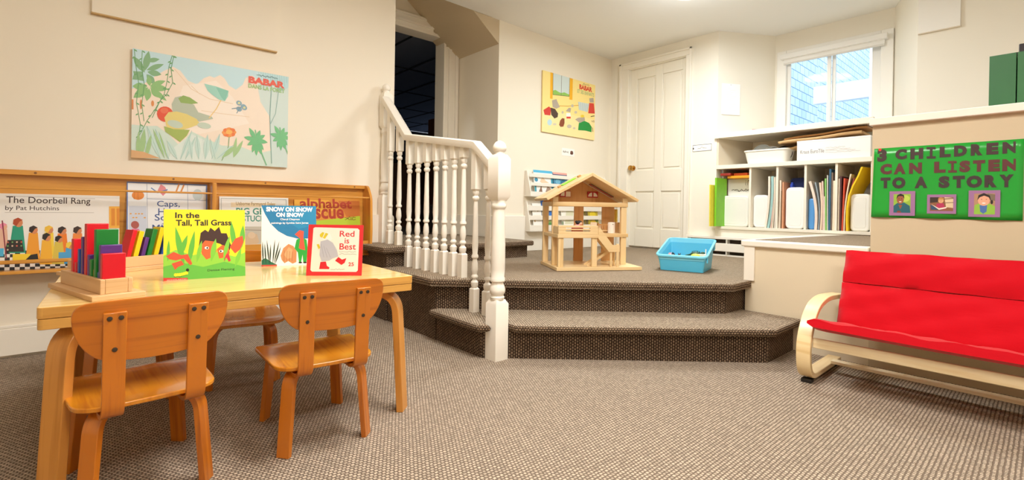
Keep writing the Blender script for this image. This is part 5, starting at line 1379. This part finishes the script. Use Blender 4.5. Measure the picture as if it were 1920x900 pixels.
dbox('side_beam', -0.028, -0.004, 0.151, 0.408, 0.4462, 0.478)
dbox('side_beam', 0.528, 0.552, 0.151, 0.408, 0.4462, 0.478)
for x in (-0.022, 0.512): dbox('gable_post', x, x + 0.04, 0.132, 0.15, 0.4782, 0.512, BIRCHV)
XZ = Matrix(((1, 0, 0, 0), (0, 0, 1, 0), (0, 1, 0, 0), (0, 0, 0, 1)))          # local (a, b, c) -> (a, c, b)
gp = MB().prism([(-0.02, 0.446), (0.60, 0.446), (0.60, 0.478), (0.29, 0.640), (0.25, 0.655), (-0.02, 0.51)], 0.392, 0.404, 0, DM @ XZ).build('gable_panel', PLYTAN, dh)
RW = paint('b8231f', 0.4)
for x0, x1, op in ((0.105, 0.195, True), (0.330, 0.418, False)):
    z0, z1 = 0.518, 0.566
    f = MB().box(x0, x1, 0.385, 0.3915, z0, z1, 0, DM).build('gable_window', RW, gp, bevel=0.001)
    mid = (x0 + x1) / 2
    for s in (-1, 1):
        if op and s == 1:
            MB().box(mid + 0.004, x1 - 0.003, 0.383, 0.3849, z0 + 0.004, z1 - 0.004, 0, DM).build('open_pane', paint('fbf6ec', 0.5), f)
        else:
            ar = [(mid + s * 0.006, z0 + 0.009), (mid + s * 0.038, z0 + 0.009)] + [(mid + s * (0.006 + 0.032 * math.cos(t)), z0 + 0.009 + 0.031 * math.sin(t)) for t in (R(20), R(45), R(70), R(90))]
            MB().prism(ar, 0.383, 0.3849, 0, DM @ XZ).build('arched_pane', paint('fbf6ec', 0.5), f)
def roof(x0, z0, x1, z1, name='roof_slope'):
    d = Vector((x1 - x0, z1 - z0)).normalized(); n = Vector((-d.y, d.x)) * (0.020 if x1 > x0 else -0.020)
    return MB().prism([(x0, z0), (x1, z1), (x1 + n.x * 0.0, z1 + 0.024), (x0 + n.x, z0 + n.y)], 0.07, 0.43, 0, DM @ XZ).build(name, BIRCH, dh, bevel=0.002)
r1 = roof(-0.078, 0.484, 0.250, 0.664); r2 = roof(0.600, 0.484, 0.2502, 0.664)
def on_slope(x0, x1, y0, y1, lift, t, side=-1):
    A, Bp = Vector((-0.078, 0.484)), Vector((0.250, 0.664))
    d = (Bp - A).normalized(); n = Vector((-d.y, d.x))
    q = [A + d * x0 + n * lift, A + d * x1 + n * lift, A + d * x1 + n * (lift + t), A + d * x0 + n * (lift + t)]
    return [(p.x, p.y) for p in q]
MB().prism(on_slope(0.20, 0.318, 0, 0, 0.0215, 0.006), 0.25, 0.33, 0, DM @ XZ).build('skylight', paint('8bdc1f', 0.35), r1, bevel=0.001)
for s, y in ((0.335, 0.24), (0.165, 0.25)): MB().prism(on_slope(s, s + 0.022, 0, 0, 0.0215, 0.012), y, y + 0.03, 0, DM @ XZ).build('stop_block', PLYTAN, r1, bevel=0.002)
pr = MB()
A, Bp = Vector((0.600, 0.484)), Vector((0.2502, 0.664)); d = (Bp - A).normalized()
for k, (c, y) in enumerate((('c8281e', 0.30), ('6f5a44', 0.28), ('8a6a48', 0.32))):
    q0, q1 = A + d * 0.11, A + d * 0.32
    pr.tube([DM @ Vector((q0.x, y, q0.y - 0.012)), DM @ Vector((q1.x, y, q1.y - 0.012))], 0.004, 8, k)
pr.build('roof_rods', [paint('c8281e', 0.4), paint('6f5a44', 0.4), paint('8a6a48', 0.4)], r2)
dbox('wall_board', 0.545, 0.556, 0.17, 0.36, 0.2522, 0.33, BIRCHV)
dbox('wall_board', 0.545, 0.556, 0.32, 0.36, 0.331, 0.43, paint('efd255', 0.5))
# stairs: one flight down to a quarter landing, a second one back under the balcony
stw = dbox('stair_landing', 0.385, 0.432, 0.0, 0.075, 0.134, 0.142)
MB().prism([(0.272, 0.300), (0.282, 0.300), (0.378, 0.178), (0.432, 0.176), (0.432, 0.130), (0.352, 0.128), (0.272, 0.222)], -0.004, 0.004, 0, DM @ XZ).build('stair_side', BIRCH, dh, bevel=0.001)
MB().prism([(0.272, 0.300), (0.282, 0.300), (0.378, 0.178), (0.384, 0.170), (0.352, 0.128), (0.272, 0.222)], 0.066, 0.073, 0, DM @ XZ).build('stair_side', BIRCH, dh, bevel=0.001)
for k in range(5): dbox('stair_tread', 0.275 + 0.021 * k, 0.300 + 0.021 * k, 0.005, 0.065, 0.236 - 0.021 * k, 0.241 - 0.021 * k, None, 0.0)
for x, y in ((0.409, -0.003), (0.366, 0.004), (0.414, 0.062)): dbox('landing_post', x, x + (0.019 if y < 0 else 0.014), y, y + 0.014, 0.0242, 0.186 if y < 0 else 0.1338, BIRCHV)
for k in range(5): dbox('lower_tread', 0.358 - 0.029 * k, 0.385 - 0.029 * k, 0.078, 0.128, 0.118 - 0.021 * k, 0.124 - 0.021 * k, None, 0.0)
for y in (0.073, 0.128): MB().prism([(0.387, 0.138), (0.387, 0.118), (0.235, 0.0245), (0.215, 0.0245), (0.215, 0.034)], y, y + 0.005, 0, DM @ XZ).build('stair_string', BIRCH, dh)
# dollhouse furniture and dolls
ZF = 0.2525
cr = thing('toy_cradle', 'tiny wooden cradle with bars on the upper floor of the dollhouse', 'toy furniture', (DM @ Vector((0.42, 0.28, ZF)))[:], R(-30))
MB().box(0.375, 0.465, 0.25, 0.31, ZF + 0.012, ZF + 0.020, 0, DM).build('bed_board', BIRCH, cr)
for x in (0.371, 0.463): MB().box(x, x + 0.006, 0.248, 0.312, ZF, ZF + 0.072, 0, DM).build('end_board', PLYTAN, cr, bevel=0.001)
for y in (0.248, 0.308):
    rb = MB().box(0.3772, 0.4628, y, y + 0.004, ZF + 0.056, ZF + 0.064, 0, DM).build('side_rail', PLYTAN, cr)
    for k in range(5): MB().box(0.388 + k * 0.016, 0.393 + k * 0.016, y, y + 0.004, ZF + 0.0202, ZF + 0.0558, 0, DM).build('bar', PLYTAN, rb)
o = MB().lathe([(0.027, 0), (0.027, 0.074), (0.022, 0.080), (0.004, 0.081)], 18, 0, DM @ Matrix.Translation((0.452, 0.195, ZF))).build('toy_stove', paint('f3e8dc', 0.5), thing('toy_cupboard', 'small pale rounded toy cupboard standing before the cradle in the dollhouse', 'toy furniture', (DM @ Vector((0.452, 0.195, ZF)))[:]))
o.name = 'body'
MB().ball((0, 0, 0), 0.0032, 8, 0, (1, 1, 1), DM @ Matrix.Translation((0.452, 0.167, ZF + 0.066))).build('knob', DARKMETAL, o.parent)
ch = thing('toy_chair', 'tiny pale toy chair at the head of the dollhouse stairs', 'toy furniture', (DM @ Vector((0.33, 0.22, ZF)))[:])
MB().box(0.305, 0.355, 0.20, 0.245, ZF + 0.028, ZF + 0.034, 0, DM).build('seat', BIRCH, ch)
MB().box(0.305, 0.355, 0.240, 0.246, ZF + 0.0342, ZF + 0.078, 0, DM).build('backrest', paint('f0dcc2', 0.5), ch)
for x in (0.306, 0.348):
    for y in (0.201, 0.238): MB().box(x, x + 0.006, y, y + 0.006, ZF, ZF + 0.0278, 0, DM).build('leg', BIRCH, ch)
dl = thing('doll', 'little black haired doll in pink lying behind the dollhouse balcony rail', 'doll', (DM @ Vector((0.14, 0.07, ZF)))[:])
b_ = MB().ball((0.14, 0.06, ZF + 0.035), 0.024, 12, 0, (1.7, 0.9, 1.3), DM).build('body', paint('e9a3b4', 0.6), dl)
MB().ball((0.158, 0.062, ZF + 0.072), 0.017, 12, 0, (1, 1, 1), DM).build('head', paint('e8b896', 0.6), dl)
MB().ball((0.152, 0.066, ZF + 0.078), 0.0195, 12, 0, (1.25, 1, 0.85), DM).ball((0.132, 0.066, ZF + 0.084), 0.010, 8, 0, (1, 1, 1), DM).build('hair', paint('17110f', 0.6), dl)
tr = thing('toy_bed', 'red and black toy bed showing between the dollhouse balcony bars', 'toy furniture', (DM @ Vector((0.12, 0.03, ZF)))[:])
MB().box(0.045, 0.205, 0.016, 0.036, ZF, ZF + 0.012, 0, DM).build('frame', BLACK, tr)
MB().box(0.085, 0.165, 0.0155, 0.036, ZF + 0.0122, ZF + 0.044, 0, DM).build('blanket', paint('c8281e', 0.6), tr, bevel=0.003)

# ================================================================== BLUE TOY BIN
BM = Matrix.Translation((3.05, 1.870, ZP + 0.0025)) @ Matrix.Rotation(math.atan2(-0.345, 0.10), 4, 'Z')
bn = thing('toy_bin', 'light blue plastic bin of small toys at the edge of the carpeted platform', 'bin', (3.05, 1.870, ZP + 0.0025), math.atan2(-0.345, 0.10))
BP = paint('58c0e6', 0.35)
Wb, Db, hf, hb, t = 0.335, 0.36, 0.112, 0.215, 0.005
def rim(y): return hf + (hb - hf) * y / Db
def ring(ins, zfun):
    return [BM @ Vector((x, y, zfun(y))) for x, y in rrect(Wb - 2 * ins, Db - 2 * ins, max(0.004, 0.03 - ins), 6, Wb / 2, Db / 2)]
mb = MB(); n = 28
def rings(lst):
    vs = []; fs = []
    for l in lst: vs += l
    N = len(lst[0])
    for k in range(len(lst) - 1):
        for i in range(N):
            j = (i + 1) % N; fs.append((k * N + i, k * N + j, (k + 1) * N + j, (k + 1) * N + i))
    fs.append(tuple(range(N))[::-1]); fs.append(tuple((len(lst) - 1) * N + i for i in range(N)))
    return MB().add(vs, fs)
rings([ring(0.022, lambda y: 0.0), ring(0.006, lambda y: rim(y) - 0.028), ring(0.011, lambda y: rim(y) - 0.028), ring(0.026, lambda y: t)][:2] + [ring(0.0105, lambda y: rim(y) - 0.028), ring(0.027, lambda y: t)]).build('body', BP, bn, angle=50)
vs_l = [ring(0.004, lambda y: rim(y) - 0.034), ring(0.000, lambda y: rim(y) - 0.012), ring(-0.010, lambda y: rim(y) - 0.010), ring(-0.010, lambda y: rim(y)), ring(0.004, lambda y: rim(y) + 0.002), ring(0.010, lambda y: rim(y) - 0.030)]
m2 = MB(); vs = []; fs = []
for l in vs_l: vs += l
N = len(vs_l[0])
for k in range(len(vs_l) - 1):
    for i in range(N):
        j = (i + 1) % N; fs.append((k * N + i, k * N + j, (k + 1) * N + j, (k + 1) * N + i))
for i in range(N):
    j = (i + 1) % N; fs.append((5 * N + i, 5 * N + j, j, i))
m2.add(vs, fs).build('rim', paint('78d0ee', 0.3), bn, angle=50)
for y0, y1 in ((0.02, 0.05), (0.27, 0.31)):
    MB().prism([(y0, rim(y0) - 0.05), (y1, rim(y1) - 0.05), (y1, rim(y1) - 0.012), (y0, rim(y0) - 0.012)], Wb - 0.001, Wb + 0.009, 0, BM @ YZX).build('side_tab', BP, bn, bevel=0.002)
GT = 'small toys in the blue bin'
def toy(label, x, y, z, parts, rz=0.0, tilt=0.0, cat='toy'):
    M = BM @ Matrix.Translation((x, y, z)) @ Matrix.Rotation(rz, 4, 'Z') @ Matrix.Rotation(tilt, 4, 'X')
    r = thing('small_toy', label, cat, (BM @ Vector((x, y, z)))[:], 0, GT)
    for nm, c, kind, a in parts:
        m = MB()
        if kind == 'box': m.box(*a, 0, M)
        elif kind == 'ball': m.ball(a[0], a[1], 12, 0, a[2], M)
        elif kind == 'rod': m.tube([M @ Vector(a[0]), M @ Vector(a[1])], a[2], 10)
        m.build(nm, paint(c, 0.45), r, bevel=0.0015 if kind == 'box' else 0)
    return r
def animal(lbl, x, y, z, c, c2, rz, s=1.0):
    P = [('body', c, 'ball', ((0, 0, 0.022 * s), 0.016 * s, (1.7, 1, 1))), ('head', c2, 'ball', ((0.030 * s, 0, 0.034 * s), 0.011 * s, (1.2, 1, 1))), ('ear', c2, 'ball', ((0.026 * s, 0.008 * s, 0.046 * s), 0.004 * s, (1, 0.6, 1.4))), ('ear', c2, 'ball', ((0.026 * s, -0.008 * s, 0.046 * s), 0.004 * s, (1, 0.6, 1.4)))]
    for lx in (-0.016, 0.016):
        for ly in (-0.008, 0.008): P.append(('leg', c, 'rod', ((lx * s, ly * s, 0.016 * s), (lx * s, ly * s, 0.0), 0.0042 * s)))
    return toy(lbl, x, y, z, P, rz)
ZT = 0.072
bedy = MB()
toy('white toy block at the left front of the blue bin', 0.048, 0.055, ZT, [('block', 'f2efe8', 'box', (-0.018, 0.018, -0.014, 0.014, 0, 0.026))], 0.4)
animal('tiny white and pink toy pig among the toys at the left', 0.100, 0.058, ZT + 0.002, 'efd9d2', 'eab0b0', 2.6)
animal('tiny black toy animal leaning on the toy pig', 0.070, 0.088, ZT, '232a33', '1c2028', 0.8)
toy('flat black toy wheel left of the middle of the bin', 0.128, 0.046, ZT, [('tyre', '24282c', 'ball', ((0, 0, 0.012), 0.018, (1, 0.5, 0.75))), ('hub', 'c9ccd0', 'ball', ((0, -0.006, 0.012), 0.008, (1, 0.6, 0.8)))], 0.3)
toy('long cream toy plank across the middle of the bin', 0.190, 0.085, ZT + 0.006, [('plank', 'f1e6da', 'box', (-0.055, 0.055, -0.012, 0.012, 0.008, 0.026))], 0.12)
toy('small orange toy brick before the cream plank', 0.168, 0.048, ZT, [('brick', 'e2733a', 'box', (-0.014, 0.014, -0.01, 0.01, 0, 0.022)), ('stud', 'e8875a', 'ball', ((0, 0, 0.023), 0.006, (1, 1, 0.6)))], -0.3)
animal('tiny dark brown toy animal beside the orange brick', 0.143, 0.075, ZT + 0.004, '4a3326', '3b281d', 1.9, 0.9)
toy('pale pink toy slab in the middle of the bin', 0.205, 0.050, ZT, [('slab', 'f0d2cc', 'box', (-0.022, 0.022, -0.01, 0.01, 0, 0.020))], 0.1)
P = [('body', '23492f', 'ball', ((0, 0, 0.024), 0.020, (2.0, 0.8, 1))), ('head', '23492f', 'ball', ((0.046, 0, 0.036), 0.011, (1.4, 0.8, 0.8))), ('tail', '23492f', 'rod', ((-0.03, 0, 0.024), (-0.07, 0.01, 0.012), 0.006))]
for k in range(5): P.append(('spike', '1b3a26', 'ball', ((-0.024 + 0.012 * k, 0, 0.046 - 0.0012 * (k - 2) ** 2), 0.005, (0.6, 0.4, 1.6))))
toy('dark green spiky toy dinosaur at the right rear of the bin', 0.245, 0.120, ZT + 0.020, P, 0.2)
toy('yellow green toy ball in front of the dinosaur', 0.252, 0.072, ZT + 0.002, [('ball', 'c8d65a', 'ball', ((0, 0, 0.028), 0.028, (1.25, 0.9, 0.9)))])
toy('orange toy stick lying in front of the yellow green ball', 0.262, 0.046, ZT + 0.008, [('stick', 'eda24c', 'rod', ((-0.034, -0.004, 0.0), (0.034, 0.004, 0.022), 0.0065))])
toy('yellow toy cup beside the orange stick', 0.290, 0.055, ZT, [('cup', 'f2dc4a', 'ball', ((0, 0, 0.018), 0.017, (1, 1, 1.1)))])
toy('lime green toy frog at the right front of the bin', 0.305, 0.048, ZT, [('body', '9cc820', 'ball', ((0, 0, 0.020), 0.018, (1.35, 1, 0.85))), ('eye', '7ba516', 'ball', ((0.008, -0.008, 0.036), 0.005, (1, 1, 1))), ('eye', '7ba516', 'ball', ((0.008, 0.008, 0.036), 0.005, (1, 1, 1)))], -1.4)
toy('white toy cart with an upright post at the right rear of the bin', 0.288, 0.125, ZT + 0.010, [('body', 'f3efe9', 'box', (-0.032, 0.026, -0.018, 0.018, 0.008, 0.040)), ('post', 'f7f4ee', 'rod', ((0.022, 0, 0.040), (0.022, 0, 0.075), 0.004)), ('wheel', 'd7d2c8', 'ball', ((-0.02, -0.018, 0.010), 0.010, (1, 0.4, 1))), ('wheel', 'd7d2c8', 'ball', ((0.014, -0.018, 0.010), 0.010, (1, 0.4, 1)))], 0.15)
# the loose bricks underneath, which nobody could count
rr = random.Random(11)
mb = MB()
for k in range(150):
    M = BM @ Matrix.Translation((rr.uniform(0.05, Wb - 0.05), rr.uniform(0.05, Db - 0.05), rr.uniform(0.008, ZT - 0.014))) @ Matrix.Rotation(rr.uniform(0, 6), 4, 'Z') @ Matrix.Rotation(rr.uniform(-0.5, 0.5), 4, 'X')
    mb.box(-0.013, 0.013, -0.009, 0.009, 0, 0.012, k % 4, M)
tag(mb.build('loose_bricks', [paint(c, 0.45) for c in ('efe9e0', 'e9c7c0', 'dfe3a8', '8a8f96')], None), 'loose pale bricks filling the bottom of the blue bin', 'toy bricks', None, 'stuff')

# ================================================================== WHITE WALL RACKS BEHIND THE DOLLHOUSE
RKM = paint('efe9dd', 0.4)
def wall_rack(label, zb, zt, bars):
    r = thing('magazine_rack', label, 'magazine rack', (3.90, 3.45, zb), 0, 'white wall racks behind the dollhouse')
    MB().box(3.255, 4.52, 3.486, 3.4995 if zb > 0.74 else 3.4755 + 0.024, zb, zt).build('back_panel', RKM, r)
    for x in (3.255, 4.508): MB().prism([(3.485, zb), (3.485, zt), (3.468, zt), (3.41, zb + 0.05), (3.41, zb)], x, x + 0.012, 0, YZX).build('side_panel', RKM, r, bevel=0.002)
    MB().box(3.268, 4.507, 3.41, 3.485, zb, zb + 0.010).build('tray', RKM, r)
    for k, (z0, z1) in enumerate(bars):
        y = 3.412 + (z0 - zb) * 0.16
        MB().box(3.268, 4.507, y, y + 0.006, z0, z1).build('front_bar', RKM, r, bevel=0.002)
    return r
wall_rack('upper white slatted magazine rack on the wall behind the dollhouse roof', 0.925, 1.185, ((0.936, 0.975), (1.034, 1.067), (1.122, 1.160)))
wall_rack('lower white slatted magazine rack on the wall seen through the dollhouse', 0.575, 0.885, ((0.586, 0.637), (0.689, 0.733), (0.783, 0.834)))
GL = 'thin books in the white wall racks'
def booklet(label, x0, x1, zb, h, base, shapes):
    yb = 3.437
    M = frame((x0, yb, zb + 0.011), (1, 0, 0), (0, 0.13, 1))
    r = thing('thin_book', label, 'book', ((x0 + x1) / 2, yb, zb + 0.011), 0, GL)
    MB().box(0, x1 - x0, 0, h, -0.006, 0, 0, M).build('cover', paint(base, 0.35), r)
    a = Art(x1 - x0, h, [(0, 100), (100, 100), (100, 0), (0, 0)])
    for s in shapes: getattr(a, s[0])(*s[1:])
    a.build('cover_picture', M, r)
booklet('white thin book with sea blue top edge at the left of the upper rack', 3.345, 3.620, 0.925, 0.265, 'f0eeea', (('rect', '4fb4dc', 0, 90, 100, 100), ('ell', '3a8fb0', 12, 62, 9, 8), ('rect', '2f93b0', 90, 0, 100, 82), ('poly', 'e3c8a8', [(30, 55), (45, 75), (62, 60), (80, 52), (40, 50)]), ('rect', '3f9db0', 0, 10, 10, 44), ('poly', '8a6a58', [(20, 14), (36, 40), (40, 14)]), ('poly', 'a58a78', [(55, 16), (70, 40), (85, 30), (95, 14)])))
booklet('dark blue thin book with a pink top in the upper rack', 3.632, 3.850, 0.925, 0.258, '3f86ac', (('rect', 'e8a79a', 0, 92, 100, 100), ('rect', '4a4a78', 0, 86, 100, 92), ('ell', '6fb0cc', 30, 62, 18, 10), ('ell', '2a6a90', 70, 58, 20, 12), ('rect', 'd9c8a8', 0, 8, 100, 40), ('ell', '8a6a48', 40, 26, 20, 10)))
booklet('white thin book at the left of the lower rack', 3.335, 3.462, 0.575, 0.275, 'f2efe9', (('ell', 'c9b89a', 60, 72, 8, 4), ('ell', 'c9a87a', 20, 34, 8, 4), ('rect', 'e6ded0', 10, 46, 90, 56)))
booklet('bright blue thin book in the lower rack left of the dollhouse post', 3.468, 3.640, 0.575, 0.318, '2a74c8', (('rect', '1f55a8', 0, 84, 100, 100), ('poly', 'e8eef5', [(30, 80), (60, 92), (80, 84), (60, 78)]), ('rect', 'b9a98a', 0, 20, 14, 70), ('rect', '9db36a', 0, 14, 100, 34), ('rect', '4f8a4a', 40, 12, 100, 24)))
booklet('pale thin book in the lower rack framed by the left opening of the dollhouse', 3.760, 3.985, 0.575, 0.290, 'f0ece2', (('poly', 'd8d6b8', [(20, 20), (40, 80), (90, 70), (80, 20)]), ('rect', '8a9a7a', 0, 8, 12, 30)))
booklet('golden yellow thin book in the lower rack framed by the middle opening of the dollhouse', 4.150, 4.380, 0.575, 0.262, 'b9a31e', (('rect', '6a5a34', 0, 0, 22, 100), ('ell', 'e3c92a', 60, 62, 24, 14), ('ell', '6a7a2a', 80, 40, 20, 14), ('poly', 'd8b42a', [(30, 20), (60, 46), (95, 20)])))
